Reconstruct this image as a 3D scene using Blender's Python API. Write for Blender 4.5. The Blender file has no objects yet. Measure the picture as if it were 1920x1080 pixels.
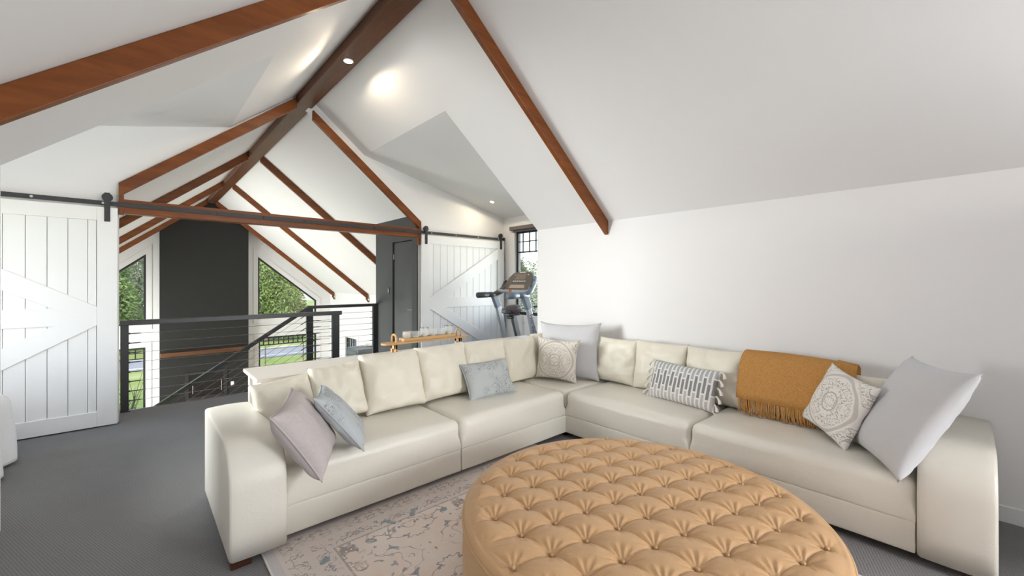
import bpy, bmesh, math, random
from mathutils import Vector, Matrix, noise
from mathutils.geometry import tessellate_polygon

# ------------------------------------------------------------------ scene / camera / light
scene = bpy.context.scene
COL = scene.collection
PI = math.pi
scene.view_settings.view_transform = 'Standard'
scene.view_settings.look = 'None'
scene.view_settings.gamma = 1.0
scene.view_settings.use_curve_mapping = False
scene.view_settings.exposure = 0.92

cam_data = bpy.data.cameras.new('camera')
cam_data.sensor_width = 36.0
cam_data.lens = 777.97 / 1920 * 36.0
cam_data.shift_x = 1.66 / 1920
cam_data.shift_y = -10.6 / 1920
cam_data.clip_start = 0.02
cam_data.clip_end = 400
cam = bpy.data.objects.new('camera', cam_data)
COL.objects.link(cam)
cam.location = (0, 0, 1.45)
cam.rotation_euler = (PI / 2, 0, -0.7359)
scene.camera = cam

world = bpy.data.worlds.new('world')
scene.world = world
world.use_nodes = True
wn = world.node_tree
sky = wn.nodes.new('ShaderNodeTexSky')
sky.sky_type = 'NISHITA'
sky.sun_disc = False
sky.sun_elevation = math.radians(38)
sky.sun_rotation = math.radians(200)
sky.air_density = 1.0
sky.dust_density = 2.0
wn.links.new(sky.outputs[0], wn.nodes['Background'].inputs[0])
wn.nodes['Background'].inputs[1].default_value = 0.46


def area_light(name, loc, direction, sx, sy, power, color=(1, 1, 1)):
    d = bpy.data.lights.new(name, 'AREA')
    d.shape = 'RECTANGLE'
    d.size = sx
    d.size_y = sy
    d.energy = power
    d.color = color
    o = bpy.data.objects.new(name, d)
    COL.objects.link(o)
    o.location = loc
    o.rotation_euler = Vector(direction).to_track_quat('-Z', 'Y').to_euler()
    return o


# area lamps standing in for daylight through window openings, some of them added
area_light('daylight_dormer_window', (-5.0, 6.6, 2.0), (8.9, -5.4, -.7), 3.0, 3.0, 780, (0.99, 0.975, 1.0))
area_light('added_fill_back', (2.85, -3.2, 1.6), (-.6, 1, 0.15), 1.3, 1.45, 100, (0.99, 0.975, 1.0))  # made-up fill lamp from behind the camera, outside the added window
area_light('daylight_right_dormer_window', (8.3, 3.7, 1.35), (-3, 1.25, .12), 2.5, 2.5, 150, (1.0, 0.98, 0.97))
area_light('added_fill_hall', (-2.05, 11.5, -0.75), (1, 0, 0.12), 5.0, 2.2, 360, (1.0, 1.0, 1.0))  # added lamp that brightens the hall through invented side openings

# ------------------------------------------------------------------ dimensions
XG, XR, XL, XW, XWL = 1.6605, 3.905, -0.584, 5.187, -1.866
SL = 0.8207
ZT = 2.1336
ZR = ZT + (XR - XG) * SL
XK, ZK = 2.4793, ZT + (XR - 2.4793) * SL
XKL = 2 * XG - XK
SD = 0.2383
ZD = ZK - (XW - XK) * SD
YC, YB, YF, YBACK = 3.80, 5.93, 15.4, -3.0
ZLOW = -2.72
YE = 6.38


def main_z(x):
    return ZR - abs(x - XG) * SL


# ------------------------------------------------------------------ materials
class G:
    def __init__(self, name):
        self.mat = bpy.data.materials.new(name)
        self.mat.use_nodes = True
        self.t = self.mat.node_tree
        self.b = self.t.nodes['Principled BSDF']
        self.out = self.t.nodes['Material Output']

    def n(self, typ, **kw):
        nd = self.t.nodes.new(typ)
        for k, v in kw.items():
            setattr(nd, k, v)
        return nd

    def set(self, sock, v):
        if hasattr(v, 'links'):
            self.t.links.new(v, sock)
        elif isinstance(v, tuple) and len(v) == 3 and sock.type == 'RGBA':
            sock.default_value = (*v, 1)
        else:
            sock.default_value = v

    def m(self, op, a, b=0.0, c=None):
        nd = self.n('ShaderNodeMath', operation=op)
        self.set(nd.inputs[0], a)
        self.set(nd.inputs[1], b)
        if c is not None:
            self.set(nd.inputs[2], c)
        return nd.outputs[0]

    def mix(self, f, a, b):
        nd = self.n('ShaderNodeMix', data_type='RGBA')
        self.set(nd.inputs[0], f)
        self.set(nd.inputs[6], a)
        self.set(nd.inputs[7], b)
        return nd.outputs[2]

    def coord(self, which='Object'):
        return self.n('ShaderNodeTexCoord').outputs[which]

    def xyz(self, v):
        nd = self.n('ShaderNodeSeparateXYZ')
        self.set(nd.inputs[0], v)
        return nd.outputs

    def comb(self, x, y, z=0.0):
        nd = self.n('ShaderNodeCombineXYZ')
        for i, q in enumerate((x, y, z)):
            self.set(nd.inputs[i], q)
        return nd.outputs[0]

    def noise(self, v, scale, detail=2.0, rough=0.5, dist=0.0):
        nd = self.n('ShaderNodeTexNoise')
        self.set(nd.inputs['Vector'], v)
        nd.inputs['Scale'].default_value = scale
        nd.inputs['Detail'].default_value = detail
        nd.inputs['Roughness'].default_value = rough
        nd.inputs['Distortion'].default_value = dist
        return nd.outputs[0]

    def voro(self, v, scale, feature='F1'):
        nd = self.n('ShaderNodeTexVoronoi', feature=feature)
        self.set(nd.inputs['Vector'], v)
        nd.inputs['Scale'].default_value = scale
        return nd.outputs['Distance']

    def ramp(self, f, lo, hi):
        nd = self.n('ShaderNodeMapRange')
        self.set(nd.inputs[0], f)
        nd.inputs[1].default_value = lo
        nd.inputs[2].default_value = hi
        return nd.outputs[0]

    def bump(self, h, strength=0.3, dist=0.01):
        nd = self.n('ShaderNodeBump')
        nd.inputs['Strength'].default_value = strength
        nd.inputs['Distance'].default_value = dist
        self.set(nd.inputs['Height'], h)
        self.t.links.new(nd.outputs[0], self.b.inputs['Normal'])

    def base(self, c, rough=0.5, metal=0.0, spec=None):
        self.set(self.b.inputs['Base Color'], c)
        self.set(self.b.inputs['Roughness'], rough)
        self.b.inputs['Metallic'].default_value = metal
        if spec is not None:
            self.b.inputs['Specular IOR Level'].default_value = spec
        return self


def plain(name, c, rough=0.5, metal=0.0, var=0.04, scale=6.0, bump=0.0, bscale=200.0, spec=None):
    g = G(name)
    v = g.coord()
    f = g.noise(v, scale, 3)
    dark = tuple(x * (1 - var) for x in c)
    lite = tuple(min(1, x * (1 + var)) for x in c)
    g.base(g.mix(f, dark, lite), rough, metal, spec)
    if bump:
        g.bump(g.noise(v, bscale, 2), bump, 0.002)
    return g.mat


def leather(name, c, rough=0.38):
    g = G(name)
    v = g.coord()
    f = g.noise(v, 3.0, 4)
    f2 = g.noise(v, 40, 3)
    g.base(g.mix(f, tuple(x * .93 for x in c), tuple(min(1, x * 1.04) for x in c)), g.ramp(f2, -.6, 2.2), 0, .45)
    g.set(g.b.inputs['Roughness'], g.m('ADD', g.m('MULTIPLY', f2, .15), rough - .07))
    h = g.m('ADD', g.m('MULTIPLY', g.voro(v, 260), .25), g.m('MULTIPLY', g.noise(v, 14, 4, .6, .8), 1.0))
    g.bump(h, .25, .008)
    return g.mat


def wood(name, c1, c2, axis='X', scale=1.0, rough=.42):
    g = G(name)
    x, y, z = g.xyz(g.coord())
    s = 14 * scale
    a = {'X': (1.2, s, s), 'Y': (s, 1.2, s), 'Z': (s, s, 1.2)}[axis]
    v = g.comb(g.m('MULTIPLY', x, a[0]), g.m('MULTIPLY', y, a[1]), g.m('MULTIPLY', z, a[2]))
    f = g.noise(v, 1.0, 5, .6, .5)
    f2 = g.noise(v, 5.0, 3, .6)
    g.base(g.mix(g.ramp(g.m('ADD', f, g.m('MULTIPLY', f2, .35)), .4, .95), c1, c2), rough, 0, .35)
    g.bump(f2, .12, .003)
    return g.mat


def carpet_mat():
    g = G('charcoal_carpet')
    v = g.coord()
    x, y, z = g.xyz(v)
    d = g.m('ADD', x, g.m('MULTIPLY', y, .35))
    rib = g.m('SINE', g.m('MULTIPLY', d, 520))
    rib2 = g.m('SINE', g.m('MULTIPLY', g.m('SUBTRACT', y, g.m('MULTIPLY', x, .35)), 430))
    loop = g.m('MULTIPLY', g.m('ADD', rib, rib2), .25)
    nz = g.noise(v, 180, 3, .7)
    big = g.noise(v, 2.5, 3)
    f = g.m('ADD', g.m('MULTIPLY', loop, .45), nz)
    col = g.mix(g.ramp(f, .2, .85), (.14, .138, .143), (.32, .317, .326))
    col = g.mix(g.m('MULTIPLY', big, .25), col, (.36, .356, .366))
    g.base(col, .95, 0, .1)
    g.bump(g.m('ADD', nz, g.m('MULTIPLY', loop, .6)), .6, .006)
    return g.mat


def rug_mat(hx, hy):
    g = G('distressed_persian_rug')
    v = g.coord()
    x, y, z = g.xyz(v)
    ax, ay = g.m('ABSOLUTE', x), g.m('ABSOLUTE', y)
    dx, dy = g.m('SUBTRACT', hx, ax), g.m('SUBTRACT', hy, ay)
    d = g.m('MINIMUM', dx, dy)
    fade = g.noise(v, 3.2, 4, .6)
    fine = g.noise(v, 60, 3, .7)
    beige, pale = (.80, .655, .565), (.86, .775, .715)
    grey = (.44, .40, .40)
    base = g.mix(g.ramp(fade, .35, .65), beige, pale)

    def band(lo, hi):
        return g.m('MULTIPLY', g.m('GREATER_THAN', d, lo), g.m('LESS_THAN', d, hi))
    base = g.mix(g.m('MULTIPLY', band(.05, .30), .55), base, (.66, .60, .575))
    base = g.mix(g.m('LESS_THAN', d, .05), base, (.62, .585, .59))
    # mirrored ornament field : contour lines of a folded noise
    mv = g.comb(g.m('ABSOLUTE', g.m('PINGPONG', x, .36)), g.m('ABSOLUTE', g.m('PINGPONG', y, .44)), 0.0)
    fld = g.noise(mv, 7.0, 2.5, .55, .6)
    line = g.m('LESS_THAN', g.m('ABSOLUTE', g.m('SUBTRACT', g.m('FRACT', g.m('MULTIPLY', fld, 5.0)), .5)), .075)
    mv2 = g.comb(g.m('PINGPONG', g.m('ADD', x, .11), .13), g.m('PINGPONG', g.m('ADD', y, .05), .16), 0.0)
    fl2 = g.noise(mv2, 16.0, 3, .6, .4)
    line2 = g.m('LESS_THAN', g.m('ABSOLUTE', g.m('SUBTRACT', g.m('FRACT', g.m('MULTIPLY', fl2, 5.0)), .5)), .12)
    wear = g.ramp(g.noise(v, 5.5, 5, .7), .36, .52)
    wear2 = g.ramp(g.noise(v, 30, 3, .7), .25, .52)
    wv = g.m('MULTIPLY', wear, wear2)
    inb = g.m('MAXIMUM', band(.07, .16), band(.2, .28))
    orn = g.m('MULTIPLY', g.m('MAXIMUM', g.m('MULTIPLY', line, g.m('GREATER_THAN', d, .3)), g.m('MULTIPLY', line2, inb)), wv)
    col = g.mix(g.m('MULTIPLY', orn, .75), base, (.20, .17, .18))
    edge = g.m('LESS_THAN', g.m('ABSOLUTE', g.m('SUBTRACT', d, .30)), .006)
    col = g.mix(g.m('MULTIPLY', edge, g.m('MULTIPLY', wear2, .6)), col, (.22, .19, .19))
    # blue motifs
    bm_ = g.m('GREATER_THAN', g.noise(mv, 12.0, 2, .5, .3), .615)
    bm_ = g.m('MULTIPLY', g.m('MULTIPLY', bm_, wear2), g.m('GREATER_THAN', d, .17))
    col = g.mix(g.m('MULTIPLY', bm_, .8), col, (.13, .22, .29))
    patch = g.ramp(g.noise(v, 1.7, 3, .6), .58, .75)
    col = g.mix(g.m('MULTIPLY', patch, .5), col, grey)
    col = g.mix(g.m('MULTIPLY', fine, .25), col, (.74, .68, .63))
    g.base(col, .95, 0, .1)
    g.bump(fine, .4, .004)
    return g.mat


def damask_mat(name, bg, ink, scale=1.0):
    g = G(name)
    v = g.coord()
    x, y, z = g.xyz(v)
    ax, ay = g.m('ABSOLUTE', x), g.m('ABSOLUTE', y)
    r = g.m('SQRT', g.m('ADD', g.m('MULTIPLY', x, x), g.m('MULTIPLY', y, y)))
    mv = g.comb(ax, ay, 0.0)
    fld = g.noise(mv, 22 * scale, 2.5, .5, 1.2)
    ln = g.m('LESS_THAN', g.m('ABSOLUTE', g.m('SUBTRACT', g.m('FRACT', g.m('MULTIPLY', fld, 6.5)), .5)), .14)
    ring = g.m('LESS_THAN', g.m('ABSOLUTE', g.m('SUBTRACT', r, .185)), .009)
    ring2 = g.m('LESS_THAN', g.m('ABSOLUTE', g.m('SUBTRACT', r, .06)), .004)
    gap = g.m('MULTIPLY', g.m('GREATER_THAN', r, .165), g.m('LESS_THAN', r, .205))
    ln = g.m('MULTIPLY', ln, g.m('SUBTRACT', 1.0, gap))
    far = g.m('MULTIPLY', g.m('GREATER_THAN', r, .205), g.m('LESS_THAN', g.m('ADD', ax, ay), .27))
    ln = g.m('MULTIPLY', ln, g.m('SUBTRACT', 1.0, far))
    f = g.m('MAXIMUM', g.m('MAXIMUM', ln, g.m('MULTIPLY', ring, .7)), ring2)
    g.base(g.mix(g.m('MULTIPLY', f, .75), bg, ink), .9, 0, .1)
    g.bump(g.noise(v, 500, 2), .25, .002)
    return g.mat


def floral_mat(name, bg, ink, side=None):
    g = G(name)
    v = g.coord()
    x, y, z = g.xyz(v)
    fld = g.noise(v, 26, 2, .5, 1.6)
    ln = g.m('LESS_THAN', g.m('ABSOLUTE', g.m('SUBTRACT', g.m('FRACT', g.m('MULTIPLY', fld, 6.0)), .5)), .13)
    clump = g.ramp(g.noise(v, 7.0, 1), .44, .56)
    f = g.m('MULTIPLY', ln, clump)
    if side is not None:
        f = g.m('MULTIPLY', f, g.ramp(y, *side))
    weave = g.noise(v, 420, 2)
    g.base(g.mix(g.m('MULTIPLY', f, .8), bg, ink), .8, 0, .2)
    g.bump(g.m('ADD', weave, g.m('MULTIPLY', f, .8)), .3, .003)
    return g.mat


def stripe_mat():
    g = G('striped_woven_cotton')
    v = g.coord()
    x, y, z = g.xyz(v)
    p = .0345
    fx = g.m('FRACT', g.m('ADD', g.m('DIVIDE', x, p), 100.25))
    bar = g.m('LESS_THAN', fx, .62)
    odd = g.m('GREATER_THAN', g.m('FRACT', g.m('ADD', g.m('DIVIDE', x, 2 * p), 100.125)), .5)
    sh = g.m('SUBTRACT', g.m('MULTIPLY', odd, .045), .0225)
    yy = g.m('ADD', y, sh)
    mid = g.m('LESS_THAN', g.m('ABSOLUTE', yy), .062)
    gap = g.m('MULTIPLY', g.m('GREATER_THAN', g.m('ABSOLUTE', yy), .062), g.m('LESS_THAN', g.m('ABSOLUTE', yy), .075))
    top = g.m('GREATER_THAN', yy, 0.0)
    weave = g.noise(v, 300, 3, .7)
    dark = g.mix(weave, (.16, .16, .16), (.38, .38, .38))
    lite = g.mix(top, (.55, .52, .50), (.44, .46, .47))
    white = (.82, .80, .77)
    c = g.mix(mid, lite, dark)
    c = g.mix(gap, c, white)
    c = g.mix(bar, white, c)
    g.base(c, .95, 0, .1)
    g.bump(weave, .4, .004)
    return g.mat


def fabric(name, c, rough=.9, s=380, var=.06):
    g = G(name)
    v = g.coord()
    w = g.noise(v, s, 2, .6)
    f = g.noise(v, 5, 3)
    g.base(g.mix(g.m('ADD', g.m('MULTIPLY', w, .6), g.m('MULTIPLY', f, .4)), tuple(x * (1 - var) for x in c), tuple(min(1, x * (1 + var)) for x in c)), rough, 0, .15)
    g.bump(g.m('ADD', w, g.m('MULTIPLY', g.noise(v, 12, 3, .6, .6), 1.2)), .3, .006)
    return g.mat


def woven_throw():
    g = G('mustard_woven_wool')
    v = g.coord()
    x, y, z = g.xyz(v)
    wv = g.m('MULTIPLY', g.m('SINE', g.m('MULTIPLY', y, 900)), g.m('SINE', g.m('MULTIPLY', z, 900)))
    nz = g.noise(v, 120, 3, .7)
    f = g.m('ADD', g.m('MULTIPLY', wv, .2), nz)
    g.base(g.mix(g.ramp(f, .25, .85), (.40, .185, .048), (.70, .385, .14)), .95, 0, .1)
    g.bump(f, .5, .004)
    return g.mat


def emit(name, c, s):
    g = G(name)
    g.base((0, 0, 0), .5)
    g.set(g.b.inputs['Emission Color'], c)
    g.b.inputs['Emission Strength'].default_value = s
    return g.mat


def pane_mat(name='window_glass', tint=(.97, .99, .98), refl=.06):
    g = G(name)
    tr = g.n('ShaderNodeBsdfTransparent')
    tr.inputs[0].default_value = (*tint, 1)
    gl = g.n('ShaderNodeBsdfGlossy')
    gl.inputs['Roughness'].default_value = .02
    mx = g.n('ShaderNodeMixShader')
    fr = g.n('ShaderNodeFresnel')
    fr.inputs[0].default_value = 1.25
    g.set(mx.inputs[0], g.m('ADD', g.m('MULTIPLY', fr.outputs[0], .6), refl * .3))
    g.t.links.new(tr.outputs[0], mx.inputs[1])
    g.t.links.new(gl.outputs[0], mx.inputs[2])
    g.t.links.new(mx.outputs[0], g.out.inputs[0])
    return g.mat


def grass_mat():
    g = G('lawn_grass')
    v = g.coord()
    f = g.noise(v, .35, 4)
    f2 = g.noise(v, 9, 4, .7)
    c = g.mix(f2, (.13, .17, .035), (.27, .31, .09))
    c = g.mix(g.ramp(f, .5, .75), c, (.42, .38, .20))
    g.base(c, .95, 0, .1)
    return g.mat


def leaf_mat(name, a, b):
    g = G(name)
    v = g.coord()
    f = g.noise(v, .8, 3)
    f2 = g.noise(v, 11, 2)
    g.base(g.mix(g.m('ADD', g.m('MULTIPLY', f, .6), g.m('MULTIPLY', f2, .4)), a, b), .7, 0, .2)
    return g.mat


M = {}
M['wall'] = plain('white_wall_paint', (.86, .852, .850), .75, var=.008, scale=2, bump=.04, bscale=300, spec=.2)
M['ceiling'] = plain('white_ceiling_paint', (.83, .824, .824), .75, var=.008, scale=2, spec=.2)
M['door_white'] = plain('white_satin_door_paint', (.86, .86, .855), .42, var=.01, scale=3)
M['grey_paint'] = plain('dark_grey_wall_paint', (.056, .059, .062), .6, var=.05, scale=3, bump=.03)
M['grey_door'] = plain('dark_grey_door_paint', (.060, .063, .066), .45, var=.04, scale=2)
M['charcoal'] = plain('charcoal_plaster', (.013, .013, .0125), .8, var=.15, scale=5, bump=.1, bscale=120)
M['black_metal'] = plain('black_powder_coat', (.030, .031, .034), .45, var=.1, scale=20)
M['rail_metal'] = plain('dark_grey_rail_metal', (.055, .057, .062), .38, .2, var=.06, scale=10)
M['window_black'] = plain('black_window_frame', (.018, .019, .022), .4, var=.1)
M['steel'] = plain('stainless_steel', (.55, .55, .55), .28, 1.0, var=.05)
M['chrome'] = plain('chrome', (.75, .75, .76), .15, 1.0, var=.03)
M['beam'] = wood('stained_ridge_timber', (.085, .033, .015), (.18, .074, .034), 'Y', .6, .32)
M['rafter'] = wood('stained_rafter_timber', (.115, .029, .006), (.275, .085, .018), 'X', .6, .36)
M['mantel'] = wood('rough_mantel_timber', (.045, .017, .008), (.15, .065, .028), 'X', 1.0, .7)
M['bamboo'] = wood('light_oiled_timber', (.56, .33, .14), (.70, .45, .22), 'X', 2.0, .4)
M['darkwood'] = wood('dark_stained_foot', (.045, .015, .010), (.09, .030, .018), 'X', 2.0, .35)
M['sofa'] = leather('cream_leather', (.82, .785, .70), .34)
M['cushion'] = leather('cream_cushion_leather', (.82, .77, .65), .38)
M['tan'] = leather('tan_leather', (.60, .365, .185), .34)
M['tan_dark'] = leather('tan_button_leather', (.52, .31, .155), .35)
M['carpet'] = carpet_mat()
M['lilac'] = fabric('lilac_grey_embossed_velvet', (.56, .505, .50), .85, 70, .16)
M['lilac_plain'] = fabric('lilac_grey_cotton', (.58, .53, .525), .9)
M['blueplain'] = fabric('pale_blue_grey_satin', (.50, .53, .56), .6)
M['blueflower'] = floral_mat('pale_blue_embroidered_fabric', (.52, .55, .57), (.17, .19, .22))
M['lumbar'] = floral_mat('pale_blue_embroidered_satin', (.53, .56, .56), (.15, .16, .18))
M['damask'] = damask_mat('cream_damask_print', (.78, .73, .66), (.36, .34, .29))
M['damask2'] = damask_mat('white_medallion_print', (.84, .81, .77), (.36, .35, .32), .9)
M['linen'] = fabric('pale_grey_linen', (.66, .66, .68), .95, 300, .06)
M['stripe'] = stripe_mat()
M['tassel'] = fabric('white_cotton_tassel', (.80, .76, .71), .95, 200)
M['throw'] = woven_throw()
M['white_fabric'] = fabric('white_quilt_cotton', (.86, .86, .87), .9, 60, .04)
M['table_white'] = plain('cream_table_paint', (.81, .755, .68), .35, var=.02, scale=4)
M['glass_pane'] = pane_mat()
gg = G('ribbed_candle_glass')
gg.base((.86, .87, .86), .08, 0, .6)
gg.b.inputs['Alpha'].default_value = .17
M['candle_glass'] = gg.mat
M['wax'] = plain('ivory_candle_wax', (.80, .72, .52), .5)
M['plastic_dark'] = plain('dark_grey_plastic', (.060, .065, .075), .4, var=.1)
M['plastic_blue'] = plain('slate_blue_plastic', (.19, .23, .29), .4, var=.05)
M['plastic_silver'] = plain('silver_grey_plastic', (.42, .44, .47), .35, .3, var=.04)
M['plastic_brown'] = plain('brown_console_plastic', (.13, .105, .09), .35, var=.08)
M['screen'] = plain('console_screen', (.26, .20, .16), .2, var=.05)
M['panel_tan'] = plain('console_lower_screen', (.50, .38, .29), .3, var=.05)
M['white_plastic'] = plain('white_plastic', (.85, .85, .84), .35, var=.01)
M['orange'] = plain('orange_safety_key', (.75, .30, .03), .4)
M['red'] = plain('red_safety_key', (.60, .03, .02), .4)
M['saddle'] = plain('brown_black_saddle_vinyl', (.075, .055, .055), .3, var=.15)
M['print_dark'] = plain('dark_print', (.03, .05, .08), .5)
M['lamp'] = emit('warm_downlight_glow', (1.0, .86, .66), 26)
M['lamp_ring'] = plain('white_downlight_ring', (.85, .83, .80), .4)
M['grass'] = grass_mat()
M['asphalt'] = plain('grey_asphalt', (.22, .21, .20), .9, var=.15, scale=3)
M['leaf'] = leaf_mat('pine_leaf', (.045, .085, .022), (.17, .215, .07))
M['leaf2'] = leaf_mat('yellow_green_leaf', (.075, .105, .025), (.22, .23, .07))
M['leaf3'] = leaf_mat('grey_green_leaf', (.10, .13, .09), (.26, .29, .20))
M['bark'] = plain('tree_bark', (.12, .085, .06), .9, var=.3, scale=5)
M['dark_leather'] = leather('oxblood_leather', (.035, .014, .014), .25)
M['hall_floor'] = wood('hall_floor_boards', (.22, .13, .07), (.34, .21, .12), 'Y', 1.0, .4)
M['cabinet'] = plain('taupe_cabinet', (.34, .30, .25), .5)
M['fridge'] = plain('slate_appliance', (.13, .15, .17), .4)
M['black_glass'] = plain('black_fire_glass', (.008, .008, .009), .08)
M['stone_top'] = plain('pale_stone_top', (.74, .73, .70), .3)

# ------------------------------------------------------------------ object helpers
ROOT_M = {}


def tag(o, label, cat=None, group=None, kind=None):
    if label:
        o['label'] = label
    if cat:
        o['category'] = cat
    if group:
        o['group'] = group
    if kind:
        o['kind'] = kind
    return o


def thing(name, label, cat, loc=(0, 0, 0), rotz=0.0, group=None):
    o = bpy.data.objects.new(name, None)
    COL.objects.link(o)
    o.empty_display_size = .1
    o.location = loc
    o.rotation_euler = (0, 0, rotz)
    ROOT_M[o.name] = Matrix.Translation(Vector(loc)) @ Matrix.Rotation(rotz, 4, 'Z')
    return tag(o, label, cat, group)


class MB:
    """collects shapes in world coordinates, builds them as one mesh object"""

    def __init__(self):
        self.v, self.f = [], []

    def add(self, vs, fs):
        k = len(self.v)
        self.v += [Vector(p) for p in vs]
        self.f += [tuple(i + k for i in q) for q in fs]
        return self

    def box(self, x0, x1, y0, y1, z0, z1):
        x0, x1 = min(x0, x1), max(x0, x1)
        y0, y1 = min(y0, y1), max(y0, y1)
        z0, z1 = min(z0, z1), max(z0, z1)
        vs = [(x, y, z) for z in (z0, z1) for (x, y) in ((x0, y0), (x1, y0), (x1, y1), (x0, y1))]
        return self.add(vs, [(3, 2, 1, 0), (4, 5, 6, 7), (0, 1, 5, 4), (1, 2, 6, 5), (2, 3, 7, 6), (3, 0, 4, 7)])

    def prism(self, poly, fmap, d0, d1):
        """convex or concave polygon of (a,b), extruded over depth d"""
        n = len(poly)
        area = sum(poly[i][0] * poly[(i + 1) % n][1] - poly[(i + 1) % n][0] * poly[i][1] for i in range(n))
        if area < 0:
            poly = poly[::-1]
        vs = [fmap(a, b, d0) for a, b in poly] + [fmap(a, b, d1) for a, b in poly]
        tri = tessellate_polygon([[Vector((a, b, 0)) for a, b in poly]])
        fs = [tuple(t) for t in tri] + [tuple(n + i for i in t[::-1]) for t in tri]
        fs += [(i, (i + 1) % n, n + (i + 1) % n, n + i) for i in range(n)]
        return self.add(vs, fs)

    def wall(self, outer, holes, fmap, d0, d1):
        loops = [outer] + list(holes)
        pts = [p for l in loops for p in l]
        n = len(pts)
        tri = tessellate_polygon([[Vector((a, b, 0)) for a, b in l] for l in loops])
        vs = [fmap(a, b, d0) for a, b in pts] + [fmap(a, b, d1) for a, b in pts]
        fs = [tuple(t) for t in tri] + [tuple(n + i for i in t[::-1]) for t in tri]
        k = 0
        for l in loops:
            m = len(l)
            fs += [(k + i, k + (i + 1) % m, n + k + (i + 1) % m, n + k + i) for i in range(m)]
            k += m
        return self.add(vs, fs)

    def bar(self, p0, p1, w, h, up=(0, 0, 1)):
        """rectangular bar between two points, w across, h along up"""
        p0, p1 = Vector(p0), Vector(p1)
        d = (p1 - p0).normalized()
        s = d.cross(Vector(up)).normalized()
        u = s.cross(d).normalized()
        vs = []
        for p in (p0, p1):
            vs += [p + s * a * w / 2 + u * b * h / 2 for a, b in ((-1, -1), (1, -1), (1, 1), (-1, 1))]
        return self.add(vs, [(3, 2, 1, 0), (4, 5, 6, 7), (0, 1, 5, 4), (1, 2, 6, 5), (2, 3, 7, 6), (3, 0, 4, 7)])

    def tube(self, pts, r, n=8, closed=False, caps=True):
        pts = [Vector(p) for p in pts]
        m = len(pts)
        rs = r if isinstance(r, (list, tuple)) else [r] * m
        vs, fs = [], []
        prev = None
        for i, p in enumerate(pts):
            if closed:
                d = (pts[(i + 1) % m] - pts[i - 1]).normalized()
            else:
                d = (pts[min(i + 1, m - 1)] - pts[max(i - 1, 0)]).normalized()
            if prev is None:
                a = d.orthogonal().normalized()
            else:
                a = (prev - d * prev.dot(d)).normalized()
            prev = a
            b = d.cross(a)
            vs += [p + (a * math.cos(2 * PI * k / n) + b * math.sin(2 * PI * k / n)) * rs[i] for k in range(n)]
        for i in range(m if closed else m - 1):
            j = (i + 1) % m
            fs += [(i * n + k, i * n + (k + 1) % n, j * n + (k + 1) % n, j * n + k) for k in range(n)]
        if not closed and caps:
            fs += [tuple(range(n))[::-1], tuple((m - 1) * n + k for k in range(n))]
        return self.add(vs, fs)

    def cyl(self, p0, p1, r, n=16, r2=None):
        return self.tube([p0, p1], [r, r if r2 is None else r2], n)

    def lathe(self, prof, c, n=24):
        vs, fs = [], []
        for r, z in prof:
            vs += [(c[0] + r * math.cos(2 * PI * k / n), c[1] + r * math.sin(2 * PI * k / n), c[2] + z) for k in range(n)]
        for i in range(len(prof) - 1):
            fs += [(i * n + k, i * n + (k + 1) % n, (i + 1) * n + (k + 1) % n, (i + 1) * n + k) for k in range(n)]
        return self.add(vs, fs)

    def soft(self, x0, x1, y0, y1, z0, z1, r, bulge=(0, 0, 0), n=14, warp=None, rb=None):
        """rounded, slightly bulging upholstered block"""
        c = Vector(((x0 + x1) / 2, (y0 + y1) / 2, (z0 + z1) / 2))
        h = Vector((abs(x1 - x0) / 2, abs(y1 - y0) / 2, abs(z1 - z0) / 2))
        r = min(r, min(h) * .98)
        ts = {}
        for ax in range(3):
            k = r / h[ax]
            ed = [1 - k + k * math.sin(PI / 2 * i / 4) for i in range(5)]
            inner = [-(1 - k) + 2 * (1 - k) * i / n for i in range(1, n)]
            ts[ax] = [-e for e in ed[::-1]] + inner + ed
        bm = bmesh.new()
        for ax in range(3):
            a, b = [(1, 2), (2, 0), (0, 1)][ax]
            for s in (-1, 1):
                grid = []
                for p in ts[a]:
                    row = []
                    for q in ts[b]:
                        w = [0, 0, 0]
                        w[ax], w[a], w[b] = s, p, q
                        row.append(bm.verts.new(w))
                    grid.append(row)
                for i in range(len(grid) - 1):
                    for j in range(len(grid[0]) - 1):
                        q = (grid[i][j], grid[i + 1][j], grid[i + 1][j + 1], grid[i][j + 1])
                        bm.faces.new(q if s > 0 else q[::-1])
        bmesh.ops.remove_doubles(bm, verts=bm.verts, dist=1e-5)
        for vtx in bm.verts:
            u = vtx.co.copy()
            p = Vector([u[i] * h[i] for i in range(3)])
            ru = r
            if rb is not None:
                k_ = max(0, min(1, (u[2] + .75) / .75))
                ru = rb + (r - rb) * k_ * k_ * (3 - 2 * k_)
            inn = Vector([max(-(h[i] - ru), min(h[i] - ru, p[i])) for i in range(3)])
            d = p - inn
            if d.length > 1e-9:
                p = inn + d.normalized() * ru
            for i in range(3):
                j, k = (i + 1) % 3, (i + 2) % 3
                if bulge[i]:
                    p[i] += bulge[i] * u[i] * max(0, 1 - u[j] ** 2) * max(0, 1 - u[k] ** 2)
            p += c
            if warp:
                p = warp(p)
            vtx.co = p
        bm.verts.index_update()
        self.add([v.co.copy() for v in bm.verts], [tuple(v.index for v in f.verts) for f in bm.faces])
        bm.free()
        return self

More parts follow.
